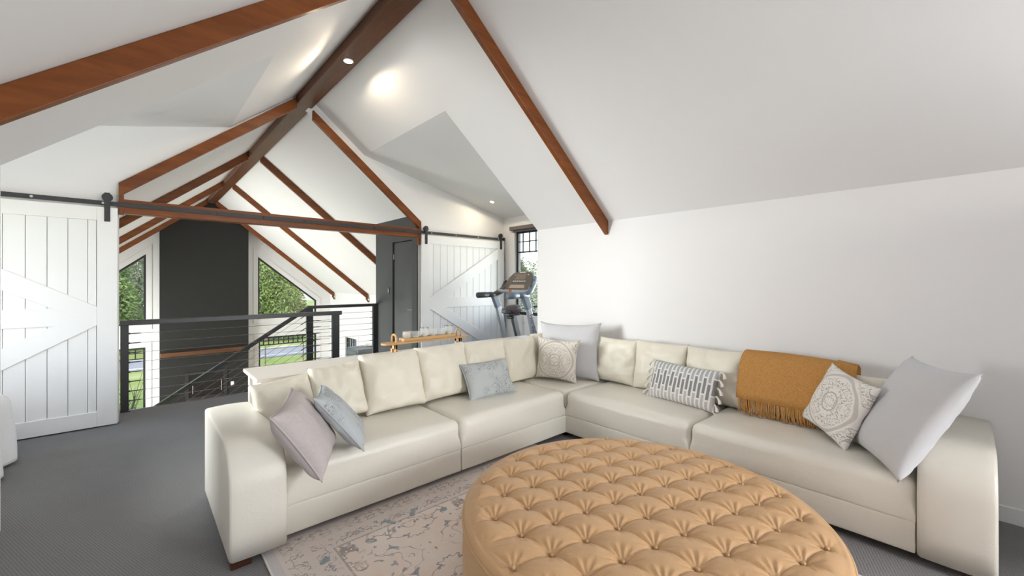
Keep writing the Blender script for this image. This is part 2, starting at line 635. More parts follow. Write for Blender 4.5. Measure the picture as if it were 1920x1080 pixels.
    def build(self, name, mat, parent=None, bevel=0.0, seg=2, smooth=False, root=None):
        me = bpy.data.meshes.new(name)
        r = root
        if r is None and parent is not None:
            r = parent
            while r.parent is not None:
                r = r.parent
        vs = self.v
        if r is not None and r.name in ROOT_M:
            inv = ROOT_M[r.name].inverted()
            vs = [inv @ p for p in vs]
        me.from_pydata([tuple(p) for p in vs], [], self.f)
        me.update()
        bm = bmesh.new()
        bm.from_mesh(me)
        bmesh.ops.recalc_face_normals(bm, faces=bm.faces)
        if bevel > 0:
            es = [e for e in bm.edges if len(e.link_faces) == 2 and e.calc_face_angle(0) > .5]
            bmesh.ops.bevel(bm, geom=es, offset=bevel, segments=seg, profile=.5, affect='EDGES', clamp_overlap=True)
        bm.to_mesh(me)
        bm.free()
        if smooth:
            for p in me.polygons:
                p.use_smooth = True
        me.materials.append(mat)
        o = bpy.data.objects.new(name, me)
        COL.objects.link(o)
        if parent is not None:
            o.parent = parent
        return o


XZ = lambda a, b, d: (a, d, b)
YZ = lambda a, b, d: (d, a, b)
XY = lambda a, b, d: (a, b, d)


def rect(a0, a1, b0, b1):
    return [(a0, b0), (a1, b0), (a1, b1), (a0, b1)]


def struct(o, label, cat=None):
    return tag(o, label, cat, None, 'structure')


# ------------------------------------------------------------------ the shell
mb = MB().box(XWL, XW, YBACK, YE, -.3, 0)
mb.box(2.28, 3.39, YE, 7.57, -.3, 0)
struct(mb.build('floor', M['carpet']), 'charcoal ribbed carpet covering the loft floor', 'floor')
struct(MB().box(XWL, XW, YB, YF, ZLOW - .2, ZLOW).build('floor_hall', M['hall_floor']), 'timber floor of the hall far below the loft', 'floor')

TH = .12


def slope_slab(mb, xa, za, xb, zb, y0, y1):
    return mb.prism([(xa, za), (xb, zb), (xb, zb + TH), (xa, za + TH)], XZ, y0, y1)


for side, nm in ((1, 'ceiling_right'), (-1, 'ceiling_left')):
    fx = lambda x: x if side > 0 else 2 * XG - x
    mb = MB()
    slope_slab(mb, XG, ZR, fx(XR), ZT, YBACK, YC)
    slope_slab(mb, XG, ZR, fx(XK), ZK, YC, YB)
    slope_slab(mb, fx(XK), ZK, fx(XW), ZD, YC, YB)
    slope_slab(mb, XG, ZR, fx(XW), main_z(XW), YB + .06, YF)
    struct(mb.build(nm, M['ceiling']), 'white raked ceiling slope on the %s side of the ridge beam' % ('treadmill' if side > 0 else 'left barn door'), 'ceiling')
    # cheek wall of the dormer
    e = .004
    poly = [(fx(XK), ZK + e), (fx(XR), ZT + e), (fx(XR), 0), (fx(XW), 0), (fx(XW), ZD)]
    struct(MB().prism(poly, XZ, YC - .11, YC - .002).build('wall_cheek_' + ('right' if side > 0 else 'left'), M['wall']), 'white dormer cheek wall', 'wall')

struct(MB().box(XR, XR + .1, YBACK, YC - .11, 0, ZT + .02).build('wall_right', M['wall']), 'white knee wall behind the long cream sofa run', 'wall')
struct(MB().box(XL - .1, XL, YBACK, YC - .11, 0, ZT + .02).build('wall_left', M['wall']), 'white knee wall on the far left', 'wall')
struct(MB().box(XR - .016, XR, YBACK, YC - .12, 0, .1).build('baseboard_right', M['door_white'], bevel=.004), 'white baseboard along the knee wall', 'baseboard')

struct(MB().box(2.98, XR, -1.35, -1.23, 0, 1.97).build('wall_added_shade', M['wall']), 'unseen short white wall added to cast shade on the knee wall', 'wall')  # out-of-view wall added only to shade the near end of the knee wall
# back gable, with an unseen window added to let fill light in
bw = rect(2.15, 3.55, .85, 2.3)
outer = [(XL - .1, 0), (XR + .1, 0), (XR + .1, ZT), (XG, ZR + .05), (XL - .1, ZT)]
struct(MB().wall(outer, [bw], XZ, YBACK - .12, YBACK).build('wall_back', M['wall']), 'white gable wall behind the viewer', 'wall')

# gable wall between loft and hall with house-shaped opening
OL, OR = -.128, 3.36
zl = lambda x: main_z(x) - .07
zr_ = lambda x: main_z(x) - .15
left = [(XWL, -.3), (OL, -.3), (OL, zl(OL)), (XG, zl(XG)), (XG, ZR + .03), (XKL, ZK + .02), (XWL, ZD + .02)]
right = [(OR, -.3), (XW, -.3), (XW, ZD + .02), (XK, ZK + .02), (XG, ZR + .03), (XG, zr_(XG)), (OR, zr_(OR))]
mb = MB().prism(left, XZ, YB, YB + .13).prism(right, XZ, YB, YB + .13)
struct(mb.build('wall_gable', M['wall']), 'white gable wall with house shaped opening to the hall', 'wall')

# outer walls with windows
DW = rect(4.15, 5.62, .86, 2.40)          # dormer windows (Y,Z)
HW = [rect(9.2, 11.2, -1.9, .5), rect(12.0, 14.2, -1.9, .5)]  # unseen side windows of the hall, added for its lamp
KW = rect(13.0, 13.95, -1.05, -.36)       # little kitchen window
outer = [(YC - .11, -.3), (YC - .11, ZD + .02), (YB + .13, ZD + .02), (YB + .13, main_z(XW) + .02), (YF + .1, main_z(XW) + .02), (YF + .1, ZLOW - .2), (YB, ZLOW - .2), (YB, -.3)]
struct(MB().wall(outer, [DW, KW], YZ, XW, XW + .14).build('wall_outer_right', M['wall']), 'white outer wall holding the dormer window', 'wall')
struct(MB().wall(outer, [DW] + HW, YZ, XWL - .14, XWL).build('wall_outer_left', M['wall']), 'white outer wall of the left dormer and hall', 'wall')

# far gable wall of the hall
WL_UP = [(-1.05, .27), (.22, .27), (.22, 2.24), (-1.05, 1.16)]
WR_UP = [(2.93, .26), (4.72, .36), (4.72, .82), (2.93, 2.28)]
WL_LO = rect(-1.05, .21, -2.45, -.36)
WR_LO = rect(2.95, 4.72, -2.45, -.33)
outer = [(XWL - .1, ZLOW - .2), (XW + .1, ZLOW - .2), (XW + .1, main_z(XW)), (XG, ZR + .02), (XWL - .1, main_z(XW))]
struct(MB().wall(outer, [WL_UP, WR_UP, WL_LO, WR_LO], XZ, YF, YF + .16).build('wall_far', M['wall']), 'white far gable wall of the hall with four windows', 'wall')
# lower side of the loft slab front edge
struct(MB().box(OL, 2.28, YE, YE + .012, -.3, .004).build('trim_1', M['steel']), 'thin metal edge strip along the carpet edge under the railing', 'trim')


def offset_poly(poly, d):
    n = len(poly)
    area = sum(poly[i][0] * poly[(i + 1) % n][1] - poly[(i + 1) % n][0] * poly[i][1] for i in range(n))
    sgn = 1 if area > 0 else -1
    out = []
    for i in range(n):
        p0, p1, p2 = Vector(poly[i - 1]), Vector(poly[i]), Vector(poly[(i + 1) % n])
        d1, d2 = (p1 - p0).normalized(), (p2 - p1).normalized()
        n1, n2 = Vector((d1.y, -d1.x)) * sgn, Vector((d2.y, -d2.x)) * sgn
        b = (n1 + n2)
        b = b / max(b.length_squared / 2, .2)
        out.append(tuple(p1 + b * d))
    return out


def window(nm, label, poly, fmap, d, into, bars=(), frame=.05, arch=True):
    """window set in a wall; d = inner wall face, into = +1/-1 outwards direction"""
    root = thing(nm, label, 'window')
    root['kind'] = 'structure'
    inn = offset_poly(poly, -frame)
    MB().wall(poly, [inn], fmap, d + into * .035, d + into * .09).build('window_frame', M['window_black'], root)
    MB().prism(offset_poly(poly, -frame * .6), fmap, d + into * .058, d + into * .064).build('pane', M['glass_pane'], root)
    for (a, b, w) in bars:
        if fmap is XZ:
            P = lambda q: (q[0], d + into * .055, q[1])
        else:
            P = lambda q: (d + into * .055, q[0], q[1])
        MB().bar(P(a), P(b), w, .03, (0, 1, 0) if fmap is XZ else (1, 0, 0)).build('muntin', M['window_black'], root)
    if arch:
        MB().wall(offset_poly(poly, .13), [poly], fmap, d - into * .016, d).build('architrave', M['wall'], root, bevel=.004)
    return root


# dormer window right: transom grid of small panes
bars = []
for k in range(1, 9):
    y = 4.15 + 1.47 * k / 9
    bars.append(((y, 2.0), (y, 2.36), .016))
bars += [((4.15, 2.0), (5.62, 2.0), .025), ((4.15, 2.19), (5.62, 2.19), .016), ((4.9, .88), (4.9, 2.0), .045)]
window('window_1', 'black framed dormer window with small transom panes behind the treadmill', DW, YZ, XW, 1, bars, .055)
window('window_2', 'black framed dormer window over the bed', DW, YZ, XWL, -1, [((4.15, 2.0), (5.62, 2.0), .025)], .055)
window('window_3', 'tall sloping gable window left of the charcoal chimney breast', WL_UP, XZ, YF, 1)
window('window_4', 'tall sloping gable window right of the charcoal chimney breast', WR_UP, XZ, YF, 1)
bars = [((-1.05, -.68), (.21, -.68), .035), ((-1.05, -.52), (.21, -.52), .022)]
for k in range(1, 6):
    x = -1.05 + 1.26 * k / 6
    bars.append(((x, -.66), (x, -.38), .028))
window('window_5', 'lower hall window left of the fireplace with transom bars', WL_LO, XZ, YF, 1, bars)
bars = [((2.95, -.60), (4.72, -.60), .035), ((2.95, -.46), (4.72, -.46), .022)]
for k in range(1, 12):
    x = 2.95 + 1.77 * k / 12
    bars.append(((x, -.58), (x, -.35), .028))
window('window_6', 'lower hall window right of the fireplace with transom bars', WR_LO, XZ, YF, 1, bars)
bars = [((13.0, -.68), (13.95, -.68), .02)] + [((13.0 + .19 * k, -1.03), (13.0 + .19 * k, -.38), .02) for k in range(1, 5)]
window('window_7', 'small kitchen window with black muntins in the hall side wall', KW, YZ, XW, 1, bars, .045)
window('window_8', 'unseen window added for fill light in the gable wall behind the viewer', bw, XZ, YBACK, -1, [((2.85, .87), (2.85, 2.28), .05)])
for i, h in enumerate(HW):
    window('window_%d' % (9 + i), 'unseen hall side window added for fill light on the stair side', h, YZ, XWL, -1)

# roller blind over dormer window
r = thing('roller_blind', 'dark rolled up blind above the dormer window', 'blind', (XW - .05, 4.9, 2.40))
MB().box(XW - .075, XW - .02, 4.1, 5.70, 2.40, 2.47).build('blind_box', M['plastic_brown'], r, bevel=.008)
MB().box(XW - .04, XW - .032, 4.16, 5.64, 2.365, 2.40).build('blind_fabric', M['plastic_dark'], r)

# ------------------------------------------------------------------ timber roof structure
tag(MB().box(XG - .099, XG + .099, YBACK + .01, YF - .05, 3.782, 3.93).build('ridge_beam', M['beam'], bevel=.006),
    'long dark stained ridge beam running under the roof apex', 'beam')


def rafter(y, side, label, group, x_end, drop=0.0, w=.06, depth=.155, jamb=None):
    fx = lambda x: x if side > 0 else 2 * XG - x
    xa, xb = XG + .10, x_end
    top = lambda x: main_z(x) - drop - .002
    poly = [(fx(xa), top(xa)), (fx(xb), top(xb)), (fx(xb), top(xb) - depth), (fx(xa), top(xa) - depth)]
    o = MB().prism(poly, XZ, y - w / 2, y + w / 2).build('rafter', M['rafter'], bevel=.004)
    return tag(o, label, 'rafter', group)


rafter(2.72, 1, 'brown rafter on the slope over the cream sofa, ending on the knee wall', None, XR - .004, w=.05)
rafter(2.72, -1, 'thick brown rafter crossing the left slope nearest the sofa', None, XR - .004, w=.05)
rafter(YB - .03, 1, 'brown rafter framing the opening on the treadmill side', None, 3.385, .14, depth=.13)
rafter(YB - .03, -1, 'brown rafter framing the opening on the side of the large barn door', None, 2 * XG + .128, .03, depth=.14)
for k, y in enumerate((9.05, 12.09, 14.955)):
    for s in (1, -1):
        rafter(y, s, 'brown hall rafter on the %s, %s' % ('grey door side' if s > 0 else 'large barn door side', ('first one beyond the opening', 'second one beyond the opening', 'last one at the chimney breast')[k]),
               'hall rafters', XW - .03, w=.065)
        if s > 0 and k > 0:
            o = MB().cyl((XW - .10, y - .04, main_z(XW) - .10), (XW - .02, y - .04, main_z(XW) - .22), .025, 10).build('rafter_bracket', M['rafter'])
            tag(o, 'short round timber bracket at the foot of the %s hall rafter' % ('second', 'last')[k - 1], 'bracket', 'rafter foot brackets')
tag(MB().box(3.335, 3.385, YB - .06, YB, 2.05, main_z(3.36) - .27).build('jamb_post', M['rafter'], bevel=.003),
    'short brown upright under the framing rafter at the grey door', 'trim')
tag(MB().box(OL, OL + .04, YB - .06, YB, 2.15, main_z(OL) - .15).build('jamb_post', M['rafter'], bevel=.003),
    'short brown upright under the framing rafter beside the large barn door', 'trim')
tag(MB().box(OL, 3.385, YB - .055, YB + .06, 2.165, 2.31).build('tie_beam', M['rafter'], bevel=.004),
    'brown horizontal tie beam behind the black track', 'beam')

# ------------------------------------------------------------------ barn door track and doors
YD = 5.83
r = thing('barn_door_track', 'long black steel track with bolts over both barn doors', 'track', (1.6, YD, 2.24))
MB().box(XWL + .02, 5.13, YD + .022, YD + .030, 2.228, 2.272).build('rail', M['black_metal'], r, bevel=.001)
for k in range(15):
    x = XWL + .2 + k * .475
    MB().cyl((x, YD + .012, 2.25), (x, YD + (.06 if -.12 < x < 3.38 else .098), 2.25), .011, 10).build('bolt', M['steel'] if x < -.1 or x > 3.4 else M['black_metal'], r)
MB().box(5.10, 5.135, YD + .005, YD + .03, 2.228, 2.285).build('end_stop', M['black_metal'], r)


def barn_door(xa, s, label):
    W = 1.73
    X = lambda u: xa + s * u
    root = thing('barn_door', label, 'door', (X(W / 2), YD + .02, .012))
    z0, z1 = .012, 2.205
    y0, y1 = YD, YD + .038
    ST = .15
    for u0, u1 in ((0, ST), (W - ST, W)):
        MB().box(X(u0), X(u1), y0, y1, z0, z1).build('stile', M['door_white'], root, bevel=.003)
    zb, zt = .16, 2.07
    MB().box(X(ST), X(W - ST), y0, y1, zt, z1).build('top_rail', M['door_white'], root, bevel=.003)
    MB().box(X(ST), X(W - ST), y0, y1, z0, zb).build('bottom_rail', M['door_white'], root, bevel=.003)
    MB().box(X(ST), X(W - ST), y0 + .002, y1, 1.03, 1.20).build('middle_rail', M['door_white'], root, bevel=.003)
    # vertical tongue and groove planks
    u = ST + .005
    nxt = ST + .067
    while u < W - ST - .001:
        e = min(nxt, W - ST)
        MB().box(X(u), X(e - .003), y0 + .016, y1 - .004, zb - .01, zt + .01).build('plank', M['door_white'], root, bevel=.003, seg=1)
        u, nxt = e, e + .1345
    # K braces
    ue = W - ST
    rise = (zt - 1.208) / (ue - ST)
    up = [(X(ST), 1.208), (X(ue), 1.208 + rise * (ue - ST)), (X(ue), 1.208 + rise * (ue - ST) - .20), (X(ST), 1.02)]
    MB().prism(up, XZ, y0 + .001, y1).build('brace', M['door_white'], root, bevel=.003)
    rl = (1.022 - zb) / (ue - ST)
    dn = [(X(ST), 1.022), (X(ue), 1.022 - rl * (ue - ST)), (X(ue), 1.022 - rl * (ue - ST) + .20), (X(ST), 1.21)]
    MB().prism(dn, XZ, y0 + .0015, y1).build('brace', M['door_white'], root, bevel=.003)
    for u in (.076, W - .076):
        x = X(u)
        h = MB().box(x - .022, x + .022, y0 - .008, y0 - .001, 2.062, 2.335).build('hanger', M['black_metal'], root, bevel=.002)
        MB().cyl((x, y0 - .004, 2.308), (x, y0 + .028, 2.308), .042, 20).build('wheel', M['black_metal'], h)
        MB().box(x - .02, x + .02, y0 - .012, y0 + .014, 2.335, 2.352).build('strap_end', M['black_metal'], h)
        for zz in (2.09, 2.155):
            MB().cyl((x, y0 - .016, zz), (x, y0 - .006, zz), .011, 10).build('bolt', M['black_metal'], h)
    return root


barn_door(-.134, -1, 'large white barn door with arrow braces beside the bed')
barn_door(3.372, 1, 'white barn door with diagonal braces behind the treadmill')

struct(MB().box(3.338, 3.359, YB + .002, YB + .16, 0, main_z(3.36) - .16).build('trim_2', M['grey_paint']), 'dark grey jamb lining at the opening beside the grey door', 'trim')
# ------------------------------------------------------------------ grey wall, door, switch
GX = 3.39
outer = [(YB + .005, -.3), (7.57, -.3), (7.57, main_z(GX) + .01), (YB + .005, main_z(GX) + .01)]
struct(MB().wall(outer, [rect(6.02, 6.865, 0, 2.155)], YZ, GX, GX + .1).build('wall_grey', M['grey_paint']), 'dark grey wall beside the stair landing', 'wall')
struct(MB().prism([(GX + .1, ZLOW), (XW, ZLOW), (XW, main_z(XW)), (GX + .1, main_z(GX + .1))], XZ, 7.45, 7.57).build('wall_grey_end', M['grey_paint']), 'end of the dark grey room', 'wall')
d = thing('door_1', 'dark grey flush door with silver lever handle in the grey wall', 'door', (GX + .05, 6.44, 0))
d['kind'] = 'structure'
MB().box(GX + .014, GX + .052, 6.03, 6.855, .005, 2.145).build('door_leaf', M['grey_door'], d, bevel=.003)
MB().wall(rect(5.955, 6.93, 0, 2.22), [rect(6.022, 6.863, -.01, 2.153)], YZ, GX - .012, GX - .001).build('architrave', M['grey_paint'], d)
for z in (.25, 1.9):
    MB().cyl((GX + .008, 6.853, z - .045), (GX + .008, 6.853, z + .045), .008, 8).build('hinge', M['steel'], d)
h = MB().cyl((GX + .014, 6.10, 1.0), (GX - .0, 6.10, 1.0), .026, 16).build('handle', M['chrome'], d)
MB().tube([(GX + .0, 6.10, 1.0), (GX - .045, 6.10, 1.0), (GX - .05, 6.12, 1.0), (GX - .05, 6.23, 1.0)], .009, 10).build('lever', M['chrome'], h)
s = thing('light_switch', 'small grey light switch on the dark grey wall', 'switch', (GX, 7.04, 1.3))
MB().box(GX - .008, GX, 7.0, 7.08, 1.24, 1.36).build('plate', M['grey_door'], s, bevel=.003)
MB().box(GX - .013, GX - .008, 7.012, 7.032, 1.27, 1.33).build('rocker', M['white_plastic'], s, bevel=.001)

# ------------------------------------------------------------------ railings and stairs
CZ = [.872 - .108 * k for k in range(8)]
r = thing('cable_railing', 'dark grey cable railing along the carpet edge', 'railing', (1.07, YE - .03, 0))
yr = YE - .03
MB().box(-.127, 2.30, yr - .03, yr + .03, .965, 1.022).build('handrail', M['rail_metal'], r, bevel=.004)
for x0, x1 in ((-.125, -.055), (2.16, 2.265)):
    p = MB().box(x0, x1, yr - .022, yr + .022, 0, .965).build('post', M['rail_metal'], r, bevel=.003)
    MB().box(x0 - .0, x1 + .015, yr - .04, yr + .025, 0, .012).build('base_plate', M['rail_metal'], p)
for z in CZ:
    c = MB().cyl((-.06, yr, z), (2.165, yr, z), .0028, 6).build('cable', M['steel'], r)
    MB().tube([(-.058, yr, z), (-.045, yr, z), (-.04, yr, z), (.02, yr, z), (.05, yr, z)], [.011, .011, .006, .006, .004], 8).build('turnbuckle', M['plastic_dark'], c)
    MB().tube([(2.168, yr, z), (2.13, yr, z), (2.10, yr, z)], [.010, .006, .004], 8).build('fitting', M['steel'], c)

ys = 7.54
r = thing('stair_railing', 'dark grey cable railing that turns down the stairs by the grey wall', 'railing', (2.2, ys, 0))
MB().box(2.16, 3.385, ys - .03, ys + .03, 1.0, 1.052).build('handrail', M['rail_metal'], r, bevel=.004)
for x0, x1 in ((2.145, 2.25), (3.31, 3.375)):
    MB().box(x0, x1, ys - .025, ys + .025, 0, 1.0).build('post', M['rail_metal'], r, bevel=.003)
SLP = .655
xe = -1.45
MB().bar((2.19, ys, 1.022), (xe, ys, 1.022 - SLP * (2.19 - xe)), .06, .055).build('stair_handrail', M['rail_metal'], r, bevel=.004)
MB().box(xe, xe + .07, ys - .03, ys + .03, ZLOW + .01, 1.0 - SLP * (2.19 - xe) + .03).build('newel_post', M['rail_metal'], r)
for k in range(8):
    z = .90 - .108 * k
    c = MB().cyl((2.245, ys, z), (3.315, ys, z), .0028, 6).build('cable', M['steel'], r)
    MB().tube([(3.313, ys, z), (3.28, ys, z), (3.25, ys, z)], [.010, .006, .004], 8).build('fitting', M['steel'], c)
    MB().tube([(2.248, ys, z), (2.29, ys, z), (2.32, ys, z), (2.38, ys, z)], [.011, .006, .009, .004], 8).build('turnbuckle', M['plastic_dark'], c)
    c = MB().cyl((2.15, ys, z), (xe + .07, ys, z - SLP * (2.15 - xe - .07)), .0028, 6).build('stair_cable', M['steel'], r)
    MB().cyl((2.15, ys, z), (2.06, ys, z - SLP * .09), .007, 8).build('fitting', M['plastic_dark'], c)
st = thing('staircase', 'carpeted stairs going down behind the railing', 'stairs', (2.2, 6.95, ZLOW))
for k in range(14):
    x1 = 2.27 - .265 * k
    z = -.182 * (k + 1)
    MB().box(x1 - .28, x1, YE + .05, ys - .06, z - .06, z).build('tread', M['carpet'], st)
    MB().box(x1 - .02, x1, YE + .05, ys - .06, z, z + .122).build('riser', M['carpet'], st)
for y in (YE + .02, ys - .05):
    MB().bar((2.27, y, -.22), (2.27 - .265 * 14, y, -.22 - .182 * 14), .03, .26).build('stringer', M['rail_metal'], st)

# ------------------------------------------------------------------ hall: chimney breast, mantel, fireplace
CX0, CX1, CY = .504, 2.60, 15.0
fh = rect(1.03, 2.06, -1.95, -1.13)
topz = main_z(.504) + .3
outer = [(CX0, ZLOW), (CX1, ZLOW), (CX1, main_z(CX1) - .005), (XG, ZR - .005), (CX0, main_z(CX0) - .005)]
struct(MB().wall(outer, [fh], XZ, CY, YF - .002).build('wall_chimney', M['charcoal']), 'tall charcoal chimney breast between the gable windows', 'wall')
tag(MB().box(CX0, CX1, 14.78, CY - .002, -.62, -.50).build('mantel', M['mantel'], bevel=.01), 'rough timber mantel across the charcoal chimney breast', 'mantel')
f = thing('fireplace', 'black glass fronted fireplace insert below the timber mantel', 'fireplace', (1.545, CY, -1.95))
MB().wall(rect(1.035, 2.055, -1.945, -1.135), [rect(1.13, 1.96, -1.86, -1.22)], XZ, CY - .02, CY + .03).build('surround', M['window_black'], f, bevel=.004)
MB().box(1.13, 1.96, CY + .012, CY + .02, -1.86, -1.22).build('glass', M['black_glass'], f)
MB().box(1.04, 2.05, CY + .03, CY + .30, -1.94, -1.14).build('firebox', M['charcoal'], f)
for x in (1.22, 1.9):
    MB().cyl((x, CY - .045, -1.75), (x, CY - .045, -1.45), .012, 8).build('handle', M['steel'], f)
w = thing('wall_socket', 'white power point beside the fireplace', 'socket', (2.18, CY, -1.6))
MB().box(2.14, 2.22, CY - .012, CY - .001, -1.66, -1.55).build('plate', M['white_plastic'], w, bevel=.003)
MB().box(2.165, 2.195, CY - .016, CY - .012, -1.62, -1.60).build('rocker', M['lamp_ring'], w)

# kitchen corner in the hall
k = thing('kitchen_bench', 'taupe kitchen bench with pale stone top under the small window', 'bench', (4.85, 13.1, ZLOW))
MB().box(4.55, XW - .01, 11.4, 14.6, ZLOW, -1.14).build('cabinet', M['cabinet'], k, bevel=.004)
MB().box(4.50, XW - .01, 11.35, 14.65, -1.14, -1.10).build('bench_top', M['stone_top'], k, bevel=.004)
for y in (12.0, 12.8, 13.6):
    MB().box(4.542, 4.552, y - .36, y + .36, ZLOW + .12, -1.2).build('cabinet_door', M['cabinet'], k, bevel=.004)
a = thing('appliance', 'slate coloured appliance standing on the kitchen bench', 'appliance', (4.85, 11.8, -1.10))
MB().box(4.62, 5.10, 11.5, 12.3, -1.098, -.45).build('body', M['fridge'], a, bevel=.015)
MB().box(4.60, 4.62, 11.55, 12.25, -1.0, -.52).build('appliance_door', M['fridge'], a, bevel=.006)
# dark leather armchair below, in front of the lower left window
a = thing('armchair', 'dark glossy leather armchair by the lower hall window', 'armchair', (-.35, 13.7, ZLOW))
MB().soft(-.80, .10, 13.25, 14.1, ZLOW + .15, ZLOW + .48, .06, (0, 0, .03), 8).build('seat', M['dark_leather'], a, smooth=True)
MB().soft(-.80, .10, 13.95, 14.22, ZLOW + .2, ZLOW + .95, .08, (0, .03, 0), 8).build('backrest', M['dark_leather'], a, smooth=True)
for x0, x1 in ((-.92, -.74), (.04, .22)):
    MB().soft(x0, x1, 13.2, 14.15, ZLOW + .1, ZLOW + .65, .07, (0, 0, .01), 8).build('arm', M['dark_leather'], a, smooth=True)
for x in (-.85, .15):
    for y in (13.28, 14.08):
        MB().cyl((x, y, ZLOW), (x, y, ZLOW + .13), .025, 8).build('leg', M['darkwood'], a)

# ------------------------------------------------------------------ downlights
def downlight(loc, nrm, label, r=.045, power=7):
    nrm = Vector(nrm).normalized()
    p = Vector(loc)
    root = thing('downlight', label, 'light', tuple(p))
    MB().cyl(p - nrm * .002, p + nrm * .006, r, 28).build('lamp_ring', M['lamp_ring'], root)
    MB().cyl(p + nrm * .006, p + nrm * .009, r * .78, 28).build('lamp_lens', M['lamp'], root)
    ld = bpy.data.lights.new('downlight_bulb', 'SPOT')
    ld.energy = power
    ld.color = (1, .83, .62)
    ld.shadow_soft_size = .03
    ld.spot_size = math.radians(176)
    ld.spot_blend = .12
    lo = bpy.data.objects.new('downlight_bulb', ld)
    COL.objects.link(lo)
    lo.parent = root
    lo.location = nrm * .045
    lo.rotation_euler = nrm.to_track_quat('-Z', 'Y').to_euler()


downlight((XG, 4.385, 3.780), (0, 0, -1), 'bright warm downlight set in the ridge beam', .05, 11)
downlight((4.50, 5.45, ZK - (4.50 - XK) * SD), (-SD, 0, -1), 'small warm downlight in the dormer ceiling by the treadmill', .04, 5)

# ------------------------------------------------------------------ rug
RX0, RX1, RY0, RY1 = .50, 2.64, -.42, 2.61
rc = ((RX0 + RX1) / 2, (RY0 + RY1) / 2, 0)
rug = thing('rug', 'faded beige patterned rug with blue motifs under the ottoman', 'rug', rc)
R_ = .05
pts = []
for cx_, cy_, a0 in ((RX1 - R_, RY1 - R_, 0), (RX0 + R_, RY1 - R_, 90), (RX0 + R_, RY0 + R_, 180), (RX1 - R_, RY0 + R_, 270)):
    pts += [(cx_ + R_ * math.cos(math.radians(a0 + t)), cy_ + R_ * math.sin(math.radians(a0 + t))) for t in range(0, 91, 15)]
MB().prism(pts, XY, .002, .010).build('pile', rug_mat((RX1 - RX0) / 2, (RY1 - RY0) / 2), rug)
MB().tube([(x, y, .006) for x, y in pts], .0055, 6, closed=True).build('bound_edge', M['tassel'], rug)

# ------------------------------------------------------------------ sectional sofa
sofa = thing('sectional_sofa', 'cream leather L shaped sectional sofa along the knee wall', 'sofa', (2.1, 1.8, 0))
FY, FX = 2.55, 3.00          # front faces
BY, BX = 3.45, 3.885         # back faces
SZ = .425


def crease(seed, amp=.004):
    def w(p):
        n = noise.noise(Vector((p.x * 5 + seed, p.y * 5, p.z * 5)))
        n2 = noise.noise(Vector((p.x * 13 + seed, p.y * 13, p.z * 11)))
        return p + Vector((0, 0, amp * n + amp * .5 * n2)) + Vector((amp * .4 * n2, amp * .4 * n, 0))
    return w


segs_l = [(.612, 1.80), (1.803, 2.997)]
for i, (x0, x1) in enumerate(segs_l):
    MB().soft(x0, x1, FY - .012, BY - .1, .205, SZ, .06, (0, .004, .012), 18, crease(i), .006).build('seat_cushion', M['sofa'], sofa, smooth=True)
    MB().soft(x0 + .002, x1 - .002, FY - .012, BY - .02, .045, .207, .007, (0, .004, 0), 10, crease(i + 7, .002)).build('base_panel', M['sofa'], sofa, smooth=True)
segs_r = [(1.372, 2.547), (.185, 1.368)]
for i, (y0, y1) in enumerate(segs_r):
    MB().soft(FX - .012, BX - .1, y0, y1, .205, SZ, .06, (.004, 0, .012), 18, crease(i + 3), .006).build('seat_cushion', M['sofa'], sofa, smooth=True)
    MB().soft(FX - .012, BX - .02, y0 + .002, y1 - .002, .045, .207, .007, (.004, 0, 0), 10, crease(i + 9, .002)).build('base_panel', M['sofa'], sofa, smooth=True)
MB().soft(3.0, BX - .1, 2.55, BY - .1, .205, SZ, .045, (0, 0, .010), 12, crease(5)).build('corner_seat', M['sofa'], sofa, smooth=True)
MB().box(3.002, BX - .02, 2.552, BY - .02, .045, .21).build('base_panel', M['sofa'], sofa, bevel=.01)
MB().soft(.612, BX, BY - .17, BY, .045, .715, .05, (0, .005, 0), 12, crease(11, .003)).build('back_rail', M['sofa'], sofa, smooth=True)
MB().soft(BX - .15, BX, .185, BY - .172, .045, .745, .05, (.003, 0, 0), 12, crease(12, .003)).build('back_rail', M['sofa'], sofa, smooth=True)


def arm_profile(f, b, z0, z1, r, sgn=1):
    """(depth, z) outline : big rounded front top"""
    pr = [(f, z0), (f - .006, z0 + .12)]
    for k in range(0, 13):
        a = PI / 2 * k / 12
        pr.append((f + r - r * math.cos(a), z1 - r + r * math.sin(a)))
    pr += [(b, z1 - .012), (b, z0)]
    return pr


def arm(axis, d0, d1, f, b):
    prof = arm_profile(f, b, .045, .612, .23)
    m = MB()
    n = 9
    w = d1 - d0
    # inset profile rings so the two side edges are soft
    rings = [(d0 + .028, -.028), (d0 + .008, -.010), (d0, 0.0 - .0), ]
    offs = []
    for t, ins in ((0, .014), (.004, .005), (.015, 0)):
        offs.append((d0 + t, ins))
    for k in range(1, n):
        t = k / n
        offs.append((d0 + .015 + (w - .03) * t, -.005 * math.sin(PI * t)))
    for t, ins in ((.015, 0), (.004, .005), (0, .014)):
        offs.append((d1 - t, ins))
    cxm = sum(p[0] for p in prof) / len(prof)
    vs, fs = [], []
    np_ = len(prof)
    for dd, ins in offs:
        q = offset_poly(prof, -ins) if abs(ins) > 1e-9 else prof
        for a, z in q:
            vs.append((dd, a, max(z, .045)) if axis == 'Y' else (a, dd, max(z, .045)))
    for i in range(len(offs) - 1):
        fs += [(i * np_ + k, i * np_ + (k + 1) % np_, (i + 1) * np_ + (k + 1) % np_, (i + 1) * np_ + k) for k in range(np_)]
    fs += [tuple(range(np_)), tuple((len(offs) - 1) * np_ + k for k in range(np_))]
    m.add(vs, fs)
    o = m.build('arm', M['sofa'], sofa, smooth=True)
    return o


